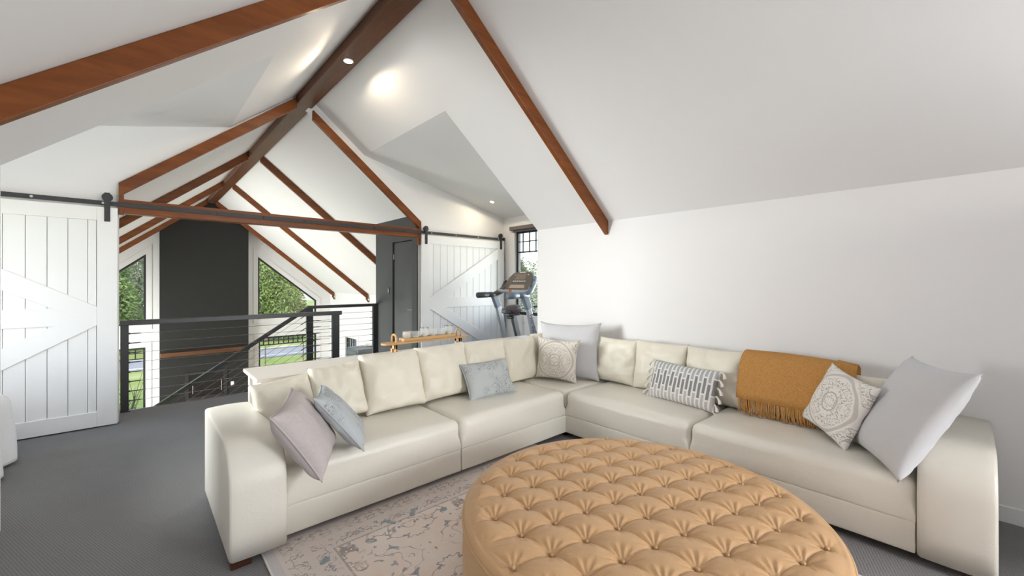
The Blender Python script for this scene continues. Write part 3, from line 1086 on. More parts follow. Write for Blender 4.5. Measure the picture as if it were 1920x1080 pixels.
arm('Y', .345, .609, 2.47, BY - .0)
arm('X', -.092, .182, 2.975, BX)
for (x, y) in ((.40, 2.53), (.44, 3.38), (3.06, -.05), (3.82, -.05), (3.82, 3.38), (1.8, 2.70), (3.07, 1.37), (3.06, 2.62)):
    MB().box(x - .045, x + .045, y - .045, y + .045, 0.0 if not (.5 < x < 2.6 and y < 2.6) else .011, .046).build('foot', M['darkwood'], sofa, bevel=.003)

# ------------------------------------------------------------------ cushions and pillows
# small moves (metres) that let the cushions rest against each other and the sofa
NUDGE = {'back_cushion': (0.007, -0.003, 0.036),
         'back_cushion.001': (0.052, -0.024, 0.039),
         'back_cushion.002': (0.082, -0.008, 0.020),
         'back_cushion.003': (0.050, -0.016, 0.022),
         'back_cushion.004': (0.020, -0.004, 0.001),
         'back_cushion.005': (0.001, 0.005, 0.003),
         'back_cushion.006': (0.004, 0.007, -0.001),
         'back_cushion.007': (0.012, -0.028, 0.014),
         'back_cushion.008': (-0.005, -0.014, 0.012),
         'back_cushion.009': (0.000, -0.000, 0.015),
         'back_cushion.010': (0.000, -0.000, 0.004),
         'back_cushion.011': (-0.001, -0.001, 0.022),
         'large_pillow': (-0.030, 0.038, 0.005),
         'large_pillow.001': (0.002, -0.015, 0.012),
         'throw_pillow': (-0.016, 0.004, -0.012),
         'throw_pillow.001': (0.012, -0.003, 0.017),
         'throw_pillow.002': (-0.001, -0.003, 0.009),
         'throw_pillow.003': (-0.001, 0.007, 0.052)}


def pillow(name, label, cat, w, h, t, mat, c, R, group=None, pinch=.06, power=.42, n=26, wr=.004, seed=0, ears=.0, piping=None, back=None, sag=0.0):
    """soft pillow: local x right, y up, z towards its front"""
    vs, fs, idx = [], [], {}
    def shape(u, v, s):
        x = w / 2 * u * (1 - pinch * (1 - v * v))
        y = h / 2 * v * (1 - pinch * (1 - u * u))
        e = ((1 - u ** 4) * (1 - v ** 4))
        z = s * t / 2 * max(e, 0) ** power
        k = abs(u * v)
        x += ears * w * .5 * u * k ** 6
        y += ears * h * .5 * v * k ** 6
        if e > 1e-6:
            z += wr * noise.noise(Vector((u * 2.6 + seed, v * 2.6, s * 3.1 + seed))) * 2.0
            # radiating puckers near the rim
            rim = max(abs(u), abs(v))
            z += s * wr * 1.1 * noise.noise(Vector((u * 9 + seed, v * 9, s * 1.7))) * rim ** 2 * min(1, e * 6)
        y += -sag * h * (1 - u * u) * max(v, 0) ** 2
        return (x, y, z)
    g = [math.sin(PI / 2 * (-1 + 2 * i / n)) * .55 + .45 * (-1 + 2 * i / n) for i in range(n + 1)]
    for s in (1, -1):
        for i in range(n + 1):
            for j in range(n + 1):
                rimv = i in (0, n) or j in (0, n)
                key = (i, j, 0 if rimv else s)
                if key not in idx:
                    idx[key] = len(vs)
                    vs.append(shape(g[i], g[j], s))
        for i in range(n):
            for j in range(n):
                q = []
                for a, b in ((i, j), (i + 1, j), (i + 1, j + 1), (i, j + 1)):
                    rimv = a in (0, n) or b in (0, n)
                    q.append(idx[(a, b, 0 if rimv else s)])
                fs.append(tuple(q) if s > 0 else tuple(q[::-1]))
    me = bpy.data.meshes.new(name)
    me.from_pydata(vs, [], fs)
    for p in me.polygons:
        p.use_smooth = True
    me.materials.append(mat)
    if back is not None:
        me.materials.append(back)
        half = len(fs) // 2
        for p in me.polygons:
            if p.index >= half:
                p.material_index = 1
    o = bpy.data.objects.new(name, me)
    COL.objects.link(o)
    c = Vector(c) + Vector(NUDGE.get(o.name, (0, 0, 0)))
    mat4 = Matrix.Identity(4)
    for a in range(3):
        for b in range(3):
            mat4[b][a] = R[a][b]
        mat4[a][3] = c[a]
    o.matrix_world = mat4
    if piping is not None:
        loop = [shape(g[i], -1, 1) for i in range(n)] + [shape(1, g[i], 1) for i in range(n)] + [shape(g[n - i], 1, 1) for i in range(n)] + [shape(-1, g[n - i], 1) for i in range(n)]
        pm = MB().tube(loop, .0045, 6, closed=True)
        me2 = bpy.data.meshes.new('piping')
        me2.from_pydata([tuple(p) for p in pm.v], [], pm.f)
        for p in me2.polygons:
            p.use_smooth = True
        me2.materials.append(piping)
        o2 = bpy.data.objects.new('piping', me2)
        COL.objects.link(o2)
        o2.parent = o
    return tag(o, label, cat, group)


def frame(nx, ny, lean, roll=0.0):
    """axes for a pillow whose front faces horizontal direction (nx,ny), leaning back by lean degrees, rolled by roll"""
    n = Vector((nx, ny, 0)).normalized()
    a = math.radians(lean)
    nn = (n * math.cos(a) + Vector((0, 0, 1)) * math.sin(a)).normalized()
    x = Vector((0, 0, 1)).cross(nn).normalized()
    y = nn.cross(x)
    b = math.radians(roll)
    x2 = x * math.cos(b) + y * math.sin(b)
    y2 = nn.cross(x2)
    return (tuple(x2), tuple(y2), tuple(nn))


def R9(*v):
    return (v[0:3], v[3:6], v[6:9])


CG = 'cream leather back cushions'
cl = 'cream leather back cushion '
lean = 11
backs_l = [
    # x0, x1, width, height, cy, cz, lean, roll, label
    ((.765, 3.175, .565), .38, .38, 24, 6, cl + 'slumped low against the arm behind the lilac pillow'),
    ((1.065, 3.165, .605), .37, .40, 20, 3, cl + 'behind the blue grey pillow'),
    ((1.46, 3.135, .640), .50, .46, 20, 0, cl + 'standing full height right of the blue grey pillow'),
    ((1.965, 3.145, .645), .50, .46, 15, 1, cl + 'left of the embroidered lumbar pillow'),
    ((2.485, 3.155, .650), .52, .46, 14, 0, cl + 'directly behind the embroidered lumbar pillow'),
    ((2.985, 3.165, .645), .49, .45, 13, 0, cl + 'between the lumbar pillow and the damask pillow'),
]
for i, (c, w, h, ln, rl, lb) in enumerate(backs_l):
    pillow('back_cushion', lb, 'cushion', w, h, .16 if i < 2 else .19, M['cushion'], c, frame(0, -1, ln, rl), CG, pinch=.035, power=.36, wr=.010, seed=i * 3.7, ears=.03)
pillow('back_cushion', cl + 'tucked into the corner behind the large grey pillow', 'cushion', .46, .46, .17, M['cushion'], (3.44, 3.19, .66), frame(0, -1, 8), CG, pinch=.035, power=.36, seed=31, wr=.006)
backs_r = [
    ((3.635, 2.44, .638), .47, .45, 9, 0, cl + 'next to the large pale grey pillow in the corner'),
    ((3.645, 1.955, .645), .51, .46, 9, 0, cl + 'behind the striped tassel pillow, nearer the corner'),
    ((3.640, 1.445, .640), .50, .46, 10, 0, cl + 'between the striped pillow and the mustard throw'),
    ((3.655, .875, .640), .60, .44, 8, 0, cl + 'under the mustard throw'),
    ((3.640, .385, .60), .40, .40, 12, 0, cl + 'behind the medallion pillow'),
]
for i, (c, w, h, ln, rl, lb) in enumerate(backs_r):
    pillow('back_cushion', lb, 'cushion', w, h, .16, M['cushion'], c, frame(-1, 0, ln, rl), CG, pinch=.035, power=.36, wr=.010, seed=50 + i * 3.1, ears=.03)

pillow('throw_pillow', 'lilac grey embossed pillow leaning on the sofa arm', 'pillow', .43, .43, .17, M['lilac'], (.735, 2.535, .612),
       R9(.453, .886, .099, -.520, .172, .837, .725, -.430, .538), None, .07, .5, seed=3, ears=.03, piping=M['lilac_plain'], back=M['lilac_plain'])
pillow('throw_pillow', 'blue grey embroidered pillow beside the lilac pillow', 'pillow', .42, .42, .115, M['blueflower'], (.955, 2.68, .585),
       R9(.381, .923, -.051, -.572, .279, .771, .726, -.265, .635), None, .07, .5, seed=8, ears=.03, piping=M['blueplain'], back=M['blueplain'])
pillow('lumbar_pillow', 'pale blue lumbar pillow with dark embroidered flowers', 'pillow', .48, .33, .12, M['lumbar'], (2.377, 2.93, .573),
       R9(.993, -.114, .015, .047, .528, .848, -.105, -.842, .529), None, .05, .5, seed=12, ears=.03, piping=M['blueplain'])
pillow('throw_pillow', 'cream damask pillow standing in front of the large grey corner pillow', 'pillow', .45, .43, .14, M['damask'], (3.23, 2.865, .645),
       frame(-.93, -.36, 4, -3), None, .09, .5, seed=16, ears=.05)
pillow('large_pillow', 'large pale grey linen pillow standing in the sofa corner', 'pillow', .63, .58, .15, M['linen'], (3.47, 2.835, .715),
       frame(-.80, -.46, 13, 0), None, .06, .5, seed=21, ears=.06)
strp = pillow('lumbar_pillow', 'grey and white striped lumbar pillow with white tassels', 'pillow', .60, .33, .13, M['stripe'], (3.45, 1.64, .580),
              R9(-.071, -.997, -.03, .373, -.03, .927, -.925, .065, .374), None, .045, .5, seed=25, ears=.04)
for sx in (-1, 1):
    for k in range(6):
        y = -.165 + .33 * k / 5
        x = sx * (.30 if k in (0, 5) else .288)
        tm = MB()
        dx = sx * (.03 + .012 * random.Random(k * 7 + sx).random())
        tm.tube([(x - sx * .006, y, 0), (x + dx * .3, y - .006, .004), (x + dx * .55, y - .012, .006), (x + dx * 1.0, y - .035, .008), (x + dx * 1.15, y - .055, .008)],
                [.004, .008, .006, .013, .014], 8)
        me = bpy.data.meshes.new('tassel')
        me.from_pydata([tuple(p) for p in tm.v], [], tm.f)
        me.materials.append(M['tassel'])
        to = bpy.data.objects.new('tassel', me)
        COL.objects.link(to)
        to.parent = strp
pillow('throw_pillow', 'white medallion print pillow leaning on the large grey pillow by the arm', 'pillow', .43, .43, .12, M['damask2'], (3.385, .565, .605),
       R9(-.733, -.661, -.160, .129, -.366, .921, -.668, .655, .354), None, .07, .5, seed=33, ears=.03)
pillow('large_pillow', 'large pale grey linen pillow propped against the sofa arm', 'pillow', .63, .63, .17, M['linen'], (3.215, .255, .705),
       R9(-.902, -.432, .029, .235, -.433, .870, -.363, .791, .492), None, .05, .5, seed=37, ears=.04)

# ------------------------------------------------------------------ mustard throw
th = thing('throw_blanket', 'mustard woven throw with fringe draped over a back cushion', 'blanket', (3.65, .87, .425))
prof = [(3.731, .768), (3.731, .82), (3.727, .868), (3.708, .893), (3.665, .890), (3.610, .860), (3.570, .80), (3.545, .73), (3.528, .66), (3.520, .60), (3.514, .545)]
ny = 40
vs, fs = [], []
Y0, Y1 = 1.215, .525
np_ = len(prof)
for j in range(ny + 1):
    t = j / ny
    for i, (x, z) in enumerate(prof):
        s_ = i / (np_ - 1)
        y = Y0 + (Y1 - Y0) * t
        y += (.03 * s_ if t > .5 else .02 * s_) * (t - .5) * 2 * -1 * -1 * (-1)
        nx = noise.noise(Vector((t * 6, s_ * 3, 2.2))) * .007
        zz = z + (.012 * math.sin(t * PI) if i in (3, 4) else 0) - .022 * t * (1 if i < 6 else .3)
        vs.append((x + nx - .012 * math.sin(t * PI) * (1 if 5 < i else 0), y, zz))
for j in range(ny):
    for i in range(np_ - 1):
        a = j * np_ + i
        fs.append((a, a + 1, a + np_ + 1, a + np_))
me_t = MB().add(vs, fs).build('cloth', M['throw'], th, smooth=True)
md = me_t.modifiers.new('thick', 'SOLIDIFY')
md.thickness = .010
md.offset = 1
# a second folded edge on the arm side
vs2 = [(x - .002, Y1 - .012 - .01 * math.sin(i), z - .012) for i, (x, z) in enumerate(prof[:8])] + [(x - .004, Y1 + .10, z + .006) for (x, z) in prof[:8]]
fold = MB().add(vs2, [(i, i + 1, 8 + i + 1, 8 + i) for i in range(7)]).build('folded_edge', M['throw'], th, smooth=True)
md = fold.modifiers.new('thick', 'SOLIDIFY')
md.thickness = .008
rnd = random.Random(5)
fm = MB()
for k in range(120):
    t = k / 119
    y = Y0 + (Y1 - Y0) * t + rnd.uniform(-.004, .004)
    z = .55 - .007 * t
    x = 3.512 - .012 * math.sin(t * PI)
    dy = rnd.uniform(-.012, .012)
    dx = rnd.uniform(-.012, .008)
    fm.tube([(x, y, z), (x - .006 + dx * .3, y + dy * .4 - .004, z - .05), (x - .014 + dx, y + dy - .012, .452), (x - .04 + dx * 2, y + dy * 2 - .02, .446 + rnd.uniform(0, .006))], [.0040, .0036, .0032, .0024], 5)
tag(fm.build('fringe', M['throw'], th), None, None, None, 'stuff')

# ------------------------------------------------------------------ tufted ottoman
OC, ORAD, OZ = (1.79, 1.085), .825, .415
ott = thing('ottoman', 'large round tan leather button tufted ottoman on the rug', 'ottoman', (OC[0], OC[1], .011))
e1, e2, o0 = Vector((.165, -.041)), Vector((-.002, .167)), Vector((1.522, 1.001))
det = e1.x * e2.y - e1.y * e2.x


def lat(x, y):
    d = Vector((x, y)) - o0
    return ((d.x * e2.y - d.y * e2.x) / det, (e1.x * d.y - e1.y * d.x) / det)


def tuft(x, y):
    a, b = lat(x, y)
    sa, sb = abs(math.sin(PI * a)), abs(math.sin(PI * b))
    ia, ib = round(a), round(b)
    hx = o0.x + e1.x * ia + e2.x * ib
    hy = o0.y + e1.y * ia + e2.y * ib
    r = math.hypot(hx - OC[0], hy - OC[1])
    rr = math.hypot(x - OC[0], y - OC[1])
    k = max(0, min(1, (ORAD - .005 - rr) / .10))
    d = math.hypot(x - hx, y - hy)
    ang = math.atan2(y - hy, x - hx)
    fold = max(sa, sb) ** .5
    puff = min(sa, sb) ** .33 * max(sa, sb) ** .2
    h = .030 * (fold - 1) + .020 * (puff - .9)
    if d < .085:
        q = math.sin(PI * d / .085)
        h += .0028 * q * math.sin(ang * 11 + ia * 2.1 + ib) * (1 if math.sin(ang) * .6 + math.cos(ang) * .8 > -.3 else .35)
    if d < .014:
        h -= .004 * (1 - d / .014)
    if r > ORAD - .045:
        h = h if d > .09 else h * max(0, d / .09)
    return h * k


NR, NA = 210, 680
vs = [(OC[0], OC[1], OZ + tuft(*OC))]
for i in range(1, NR + 1):
    rr = (ORAD - .03) * (i / NR) ** .8
    for j in range(NA):
        a = 2 * PI * (j + .5 * (i % 2)) / NA
        x, y = OC[0] + rr * math.cos(a), OC[1] + rr * math.sin(a)
        dome = .012 * (1 - (rr / ORAD) ** 2)
        z = OZ + dome + tuft(x, y)
        ed = max(0, (rr - (ORAD - .10)) / .07)
        z -= .018 * ed ** 2
        vs.append((x, y, z))
k0 = len(vs)
# rolled rim down to the piping
for q in range(1, 7):
    a_ = PI / 2 * q / 6
    rr = ORAD - .03 + .03 * math.sin(a_)
    zz = OZ - .018 - .028 * (1 - math.cos(a_))
    for j in range(NA):
        a = 2 * PI * (j + .5 * (NR % 2)) / NA
        vs.append((OC[0] + rr * math.cos(a), OC[1] + rr * math.sin(a), zz))
fs = [(0, 1 + j, 1 + (j + 1) % NA) for j in range(NA)]
for i in range(NR + 5):
    b0, b1 = 1 + i * NA, 1 + (i + 1) * NA
    for j in range(NA):
        fs.append((b0 + j, b1 + j, b1 + (j + 1) % NA, b0 + (j + 1) % NA))
MB().add(vs, fs).build('tufted_top', M['tan'], ott, smooth=True)
zr2 = OZ - .046
MB().tube([(OC[0] + (ORAD + .001) * math.cos(2 * PI * j / 120), OC[1] + (ORAD + .001) * math.sin(2 * PI * j / 120), zr2) for j in range(120)], .0065, 8, closed=True).build('piping', M['tan'], ott, smooth=True)
MB().lathe([(ORAD - .06, .05), (ORAD - .008, .052), (ORAD, .07), (ORAD + .004, .2), (ORAD, zr2), (ORAD - .02, zr2 + .002)], (OC[0], OC[1], 0), 160).build('side_panel', M['tan'], ott, smooth=True)
for a in range(4):
    x, y = OC[0] + .55 * math.cos(PI / 4 + a * PI / 2), OC[1] + .55 * math.sin(PI / 4 + a * PI / 2)
    MB().cyl((x, y, .011), (x, y, .06), .035, 12).build('foot', M['darkwood'], ott)
btn_me = None
for ia in range(-8, 9):
    for ib in range(-9, 10):
        x = o0.x + e1.x * ia + e2.x * ib
        y = o0.y + e1.y * ia + e2.y * ib
        rr = math.hypot(x - OC[0], y - OC[1])
        if rr > ORAD - .05:
            continue
        z = OZ + .012 * (1 - (rr / ORAD) ** 2) + sum(tuft(x + .012 * math.cos(q_), y + .012 * math.sin(q_)) for q_ in (.4, 2, 3.6, 5.2)) / 4
        if btn_me is None:
            bmb = MB().lathe([(.0001, .0085), (.005, .008), (.0085, .0055), (.0098, .001), (.0085, -.004)], (0, 0, 0), 14)
            btn_me = bpy.data.meshes.new('button')
            btn_me.from_pydata([tuple(p) for p in bmb.v], [], bmb.f)
            for p in btn_me.polygons:
                p.use_smooth = True
            btn_me.materials.append(M['tan_dark'])
        o = bpy.data.objects.new('button', btn_me)
        COL.objects.link(o)
        o.parent = ott
        o.location = (x - OC[0], y - OC[1], z - .011 + .003)

# ------------------------------------------------------------------ console table behind sofa
TX0, TX1, TY0, TY1, TZ = .655, 3.87, 3.475, 4.0, .742
ct = thing('console_table', 'long cream console table behind the sofa back', 'table', ((TX0 + TX1) / 2, 3.74, 0))
MB().box(TX0, TX1, TY0, TY1, TZ - .028, TZ).build('table_top', M['table_white'], ct, bevel=.004)
MB().box(TX0 + .05, TX1 - .08, TY0 + .05, TY0 + .07, TZ - .10, TZ - .028).build('apron', M['table_white'], ct, bevel=.002)
MB().box(TX0 + .05, TX1 - .08, TY1 - .07, TY1 - .05, TZ - .10, TZ - .028).build('apron', M['table_white'], ct, bevel=.002)
for x in (TX0 + .03, TX1 - .14):
    for y in (TY0 + .03, TY1 - .09):
        MB().box(x, x + .06, y, y + .06, 0, TZ - .028).build('leg', M['table_white'], ct, bevel=.003)
    MB().box(x + .02, x + .04, TY0 + .09, TY1 - .09, .10, TZ - .028).build('end_panel', M['table_white'], ct, bevel=.002)

# tray stand with candle glasses
ty = 3.775
tr = thing('tray_stand', 'light timber footed tray with arched handles on the console table', 'tray', (2.26, ty, TZ))
zt0, zt1 = .846, .864
pts = []
for cx_, a0 in ((2.755 - .055, -90), (1.745 + .055, 90)):
    pts += [(cx_ + .055 * math.cos(math.radians(a0 + t)), ty + .062 * math.sin(math.radians(a0 + t))) for t in range(0, 181, 15)]
MB().prism(pts, XY, zt0, zt1).build('board', M['bamboo'], tr, bevel=.003)
for x in (1.875, 2.635):
    for sy in (-1, 1):
        MB().box(x - .011, x + .011, ty + sy * .055, ty + sy * .021, TZ + .001, zt0 + .004).build('leg', M['bamboo'], tr, bevel=.003)
    MB().box(x - .011, x + .011, ty - .055, ty + .055, .80, zt0).build('leg_bridge', M['bamboo'], tr, bevel=.002)
    arc = [(x, ty - .045, zt1 - .01)] + [(x, ty - .045 * math.cos(PI * k / 12), .894 + .046 * math.sin(PI * k / 12)) for k in range(13)] + [(x, ty + .045, zt1 - .01)]
    MB().tube(arc, .0105, 8).build('arched_handle', M['bamboo'], tr, smooth=True)
t2 = thing('candle_tray', 'narrow light timber tray holding the candle glasses', 'tray', (2.25, ty, zt1))
MB().box(1.955, 2.565, ty - .05, ty + .05, zt1 + .001, zt1 + .007).build('tray_base', M['bamboo'], t2)
for y in (ty - .05, ty + .045):
    MB().box(1.955, 2.565, y, y + .006, zt1 + .007, zt1 + .032).build('rim', M['bamboo'], t2, bevel=.001)
for x in (1.955, 2.559):
    MB().box(x, x + .006, ty - .044, ty + .045, zt1 + .007, zt1 + .032).build('rim', M['bamboo'], t2, bevel=.001)
gl_lab = ['ribbed candle glass with thick ivory candle at the railing end of the tray', 'ribbed candle glass second from the railing end of the tray',
          'tall beaded candle glass third from the railing end of the tray', 'ribbed candle glass fourth from the railing end of the tray',
          'clear low candle glass second from the treadmill end of the tray', 'tall beaded candle glass at the treadmill end of the tray']
for k in range(6):
    x = 2.012 + k * .0985
    hh = (.088, .082, .104, .088, .088, .108)[k]
    z0 = zt1 + .0075
    g = thing('candle_glass', gl_lab[k], 'candle', (x, ty, z0), 0, 'candle glasses on the tray')
    n = 28
    m = MB()
    for ri, zz in ((.0405, 0), (.0415, hh), (.0385, hh), (.037, .008), (0.001, .008)):
        pass
    prof_ = [(.001, .0), (.040, .0), (.0415, hh * .5), (.042, hh), (.039, hh), (.038, hh * .5), (.0365, .007), (.001, .007)]
    vs, fs = [], []
    for i, (rr, zz) in enumerate(prof_):
        for j in range(n):
            ridge = 1 + (.035 if (j % 2 and 0 < i < 4) else 0)
            vs.append((x + rr * ridge * math.cos(2 * PI * j / n), ty + rr * ridge * math.sin(2 * PI * j / n), z0 + zz))
    for i in range(len(prof_) - 1):
        fs += [(i * n + j, i * n + (j + 1) % n, (i + 1) * n + (j + 1) % n, (i + 1) * n + j) for j in range(n)]
    m.add(vs, fs).build('glass', M['candle_glass'], g, smooth=False)
    ch = (.075, .03, .045, .04, .012, .05)[k]
    c = MB().lathe([(.001, .0075), (.029, .0075), (.03, ch), (.027, ch + .004), (.001, ch + .002)], (x, ty, z0), 20).build('candle', M['wax'], g, smooth=True)
    MB().cyl((x, ty, z0 + ch), (x, ty, z0 + ch + .012), .0012, 5).build('wick', M['window_black'], c)
    if k in (2, 5):
        for j in range(14):
            a = 2 * PI * j / 14
            MB().lathe([(.0001, -.005), (.0045, -.002), (.0045, .002), (.0001, .005)], (x + .041 * math.cos(a), ty + .041 * math.sin(a), z0 + hh + .004), 6).build('bead', M['chrome'] if j % 3 else M['window_black'], g)

# ------------------------------------------------------------------ treadmill
TYL, TYR = 5.40, 4.66
t = thing('treadmill', 'grey treadmill with brown display console facing the dormer window', 'treadmill', (4.2, 5.03, 0))
MB().box(3.35, 4.95, TYR + .06, TYL - .06, .10, .16).build('deck', M['plastic_dark'], t, bevel=.01)
MB().box(3.40, 4.62, TYR + .14, TYL - .14, .161, .168).build('running_belt', M['window_black'], t)
for y in (TYR + .10, TYL - .10):
    MB().box(3.36, 4.6, y - .04, y + .04, .161, .178).build('foot_rail', M['plastic_silver'], t, bevel=.004)
MB().soft(4.55, 5.08, TYR + .07, TYL - .07, .02, .29, .07, (0, 0, .02), 8).build('motor_hood', M['plastic_silver'], t, smooth=True)
for y in (TYR + .08, TYL - .08):
    MB().box(3.36, 3.46, y - .04, y + .04, 0, .10).build('rear_foot', M['plastic_dark'], t, bevel=.008)
MB().box(4.82, 4.98, TYR, TYL, .0, .06).build('front_foot', M['plastic_dark'], t, bevel=.008)
for y in (TYR, TYL):
    u = MB().bar((4.87, y, .05), (4.56, y, 1.14), .055, .10, (1, 0, .3)).build('upright', M['plastic_silver'], t, bevel=.014, seg=3)
    MB().bar((4.60, y, 1.03), (4.50, y, 1.24), .07, .125, (1, 0, .3)).build('upright_joint', M['plastic_blue'], t, bevel=.02, seg=3)
    MB().tube([(4.58, y, 1.235), (4.45, y, 1.245), (4.34, y, 1.243)], [.042, .045, .046], 14).build('handlebar', M['plastic_blue'] if y == TYR else M['plastic_dark'], t, smooth=True)
    MB().tube([(4.36, y, 1.243), (4.25, y, 1.243), (4.15, y, 1.24)], [.047, .049, .047], 14).build('grip', M['plastic_blue'] if y == TYR else M['plastic_dark'], t, smooth=True)
    # arm sweeping up from handlebar to the console
    s_ = -1 if y == TYL else 1
    MB().tube([(4.50, y, 1.24), (4.64, y + s_ * .02, 1.30), (4.76, y + s_ * .06, 1.42), (4.86, y + s_ * .11, 1.53)], [.045, .05, .05, .03], 10).build('console_arm', M['plastic_blue'] if y == TYR else M['plastic_brown'], t, smooth=True)
# console: tilted slab facing the runner
ca = Vector((.50, 0, .87)).normalized()      # up along the face
cn = Vector((-.87, 0, .50)).normalized()     # face normal
cc = Vector((4.72, (TYL + TYR) / 2, 1.44))


def cpt(u, v, w_=0):
    return cc + Vector((0, -1, 0)) * u + ca * v + cn * w_


def cslab(name, pts, w0, w1, mat, parent, bevel=.004):
    return MB().prism(pts, lambda a, b, d_: cpt(a, b, d_), w0, w1).build(name, mat, parent, bevel=bevel)


con = cslab('console', [(-.31, -.16), (.31, -.16), (.30, .10), (.22, .20), (.10, .225), (-.10, .225), (-.22, .20), (-.30, .10)], -.06, .0, M['plastic_brown'], t, .012)
cslab('display', [(-.12, .06), (.12, .06), (.12, .175), (-.12, .175)], .0005, .004, M['screen'], con, .001)
cslab('lower_screen', [(-.19, -.10), (.19, -.10), (.17, -.035), (-.17, -.035)], .0005, .004, M['panel_tan'], con, .001)
cslab('brand_plate', [(-.075, .195), (.075, .195), (.075, .212), (-.075, .212)], .0005, .004, M['lamp_ring'], con, .001)
for k in range(7):
    x = -.135 + k * .045
    cslab('button', [(x - .015, .022), (x + .015, .022), (x + .015, .042), (x - .015, .042)], .0005, .005, M['white_plastic'], con, .001)
for x in (-.16, .16):
    cslab('button', [(x - .014, .15), (x + .014, .15), (x + .014, .162), (x - .014, .162)], .0005, .005, M['white_plastic'], con, .001)
for sx in (-1, 1):
    cslab('cup_holder', [(sx * .32, -.14), (sx * .36, -.10), (sx * .36, .02), (sx * .32, .05)] if sx > 0 else [(-.32, .05), (-.36, .02), (-.36, -.10), (-.32, -.14)], -.05, .03, M['plastic_dark'], t, .008)
MB().tube([cpt(-.37, -.18, .05), cpt(-.2, -.20, .07), cpt(.2, -.20, .07), cpt(.37, -.18, .05)], .028, 10).build('cross_bar', M['plastic_silver'], t, smooth=True)
key = MB().prism([(-.03, -.225), (.03, -.225), (.03, -.185), (-.03, -.185)], lambda a, b, d_: cpt(a, b, d_), .09, .105).build('safety_key', M['orange'], t, bevel=.003)
MB().cyl(cpt(0, -.205, .105), cpt(0, -.205, .114), .014, 12).build('key_button', M['red'], key)
# lettering down the near upright
fc = bpy.data.curves.new('lettering', 'FONT')
fc.body = 'NordicTrack'
fc.size = .105
fc.extrude = .001
fo = bpy.data.objects.new('lettering_tmp', fc)
COL.objects.link(fo)
dep = bpy.context.evaluated_depsgraph_get()
tme = bpy.data.meshes.new_from_object(fo.evaluated_get(dep))
bpy.data.objects.remove(fo)
dn = (Vector((4.87, 0, .05)) - Vector((4.56, 0, 1.14))).normalized()
xa = dn                                      # text runs down the post
za = Vector((0, -1, 0))
ya = za.cross(xa)
st_ = Vector((4.62, TYR - .0285, .95)) - ya * .035
inv = ROOT_M[t.name].inverted()
for v in tme.vertices:
    p = st_ + xa * v.co.x + ya * v.co.y + za * v.co.z
    v.co = inv @ p
tme.materials.append(M['print_dark'])
to = bpy.data.objects.new('lettering', tme)
COL.objects.link(to)
to.parent = t

# ------------------------------------------------------------------ exercise bike
bk = thing('exercise_bike', 'exercise bike with brown saddle in front of the treadmill', 'exercise bike', (4.3, 4.28, 0))
by = 4.29
MB().soft(3.83, 4.06, by - .085, by + .085, 1.03, 1.125, .045, (.01, .0, .012), 8, lambda p: Vector((p.x, by + (p.y - by) * (1.0 if p.x < 3.93 else 1 - .45 * (p.x - 3.93) / .13), p.z))).build('saddle', M['saddle'], bk, smooth=True)
MB().soft(3.74, 3.86, by - .05, by + .05, 1.02, 1.09, .02, (0, 0, 0), 5).build('saddle_tail', M['plastic_dark'], bk, smooth=True)
MB().box(3.80, 4.02, by - .04, by + .04, .985, 1.02).build('saddle_slider', M['plastic_dark'], bk, bevel=.01)
kn = MB().cyl((3.87, by - .05, .965), (3.87, by + .05, .965), .024, 12).build('clamp_knob', M['window_black'], bk)
MB().bar((3.93, by, .99), (4.10, by, .42), .045, .07, (1, 0, 0)).build('seat_post', M['plastic_silver'], bk, bevel=.006)
MB().bar((3.885, by - .01, .95), (4.04, by - .01, .45), .02, .02, (1, 0, 0)).build('adjuster_rod', M['plastic_dark'], bk)
MB().bar((4.06, by, .50), (4.55, by, .30), .06, .10).build('frame', M['plastic_dark'], bk, bevel=.01)
MB().bar((4.55, by, .25), (4.68, by, 1.05), .05, .07, (1, 0, 0)).build('handle_post', M['plastic_silver'], bk, bevel=.006)
MB().tube([(4.55, by - .2, 1.08), (4.68, by - .18, 1.08), (4.70, by, 1.08), (4.68, by + .18, 1.08), (4.55, by + .2, 1.08)], .016, 10).build('handlebar', M['plastic_dark'], bk, smooth=True)
MB().cyl((4.55, by - .03, .30), (4.55, by + .03, .30), .22, 32).build('flywheel', M['plastic_dark'], bk)
MB().cyl((4.27, by - .10, .34), (4.27, by + .10, .34), .02, 10).build('crank', M['steel'], bk)
for s_ in (-1, 1):
    MB().bar((4.27, by + s_ * .10, .34), (4.27 + s_ * .13, by + s_ * .10, .34 - s_ * .08), .02, .03).build('crank_arm', M['steel'], bk)
    MB().box(4.22 + s_ * .13, 4.32 + s_ * .13, by + s_ * .10, by + s_ * .16, .33 - s_ * .08, .35 - s_ * .08).build('pedal', M['plastic_dark'], bk)
for x in (4.05, 4.70):
    MB().box(x - .035, x + .035, by - .22, by + .22, 0, .05).build('foot_bar', M['plastic_dark'], bk, bevel=.01)
MB().bar((4.06, by, .48), (4.05, by, .04), .05, .06, (1, 0, 0)).build('frame', M['plastic_dark'], bk)
MB().bar((4.05, by, .06), (4.70, by, .06), .05, .05).build('frame', M['plastic_dark'], bk)

# ------------------------------------------------------------------ bed with white quilt
bd = thing('bed', 'bed with white quilt draped to the carpet beside the barn door', 'bed', (-1.28, 4.5, 0))
MB().box(-1.80, -.80, 3.90, 5.30, .06, .30).build('bed_base', M['linen'], bd, bevel=.02)
MB().soft(-1.82, -.78, 3.88, 5.32, .30, .52, .07, (0, 0, .02), 10).build('mattress', M['white_fabric'], bd, smooth=True)


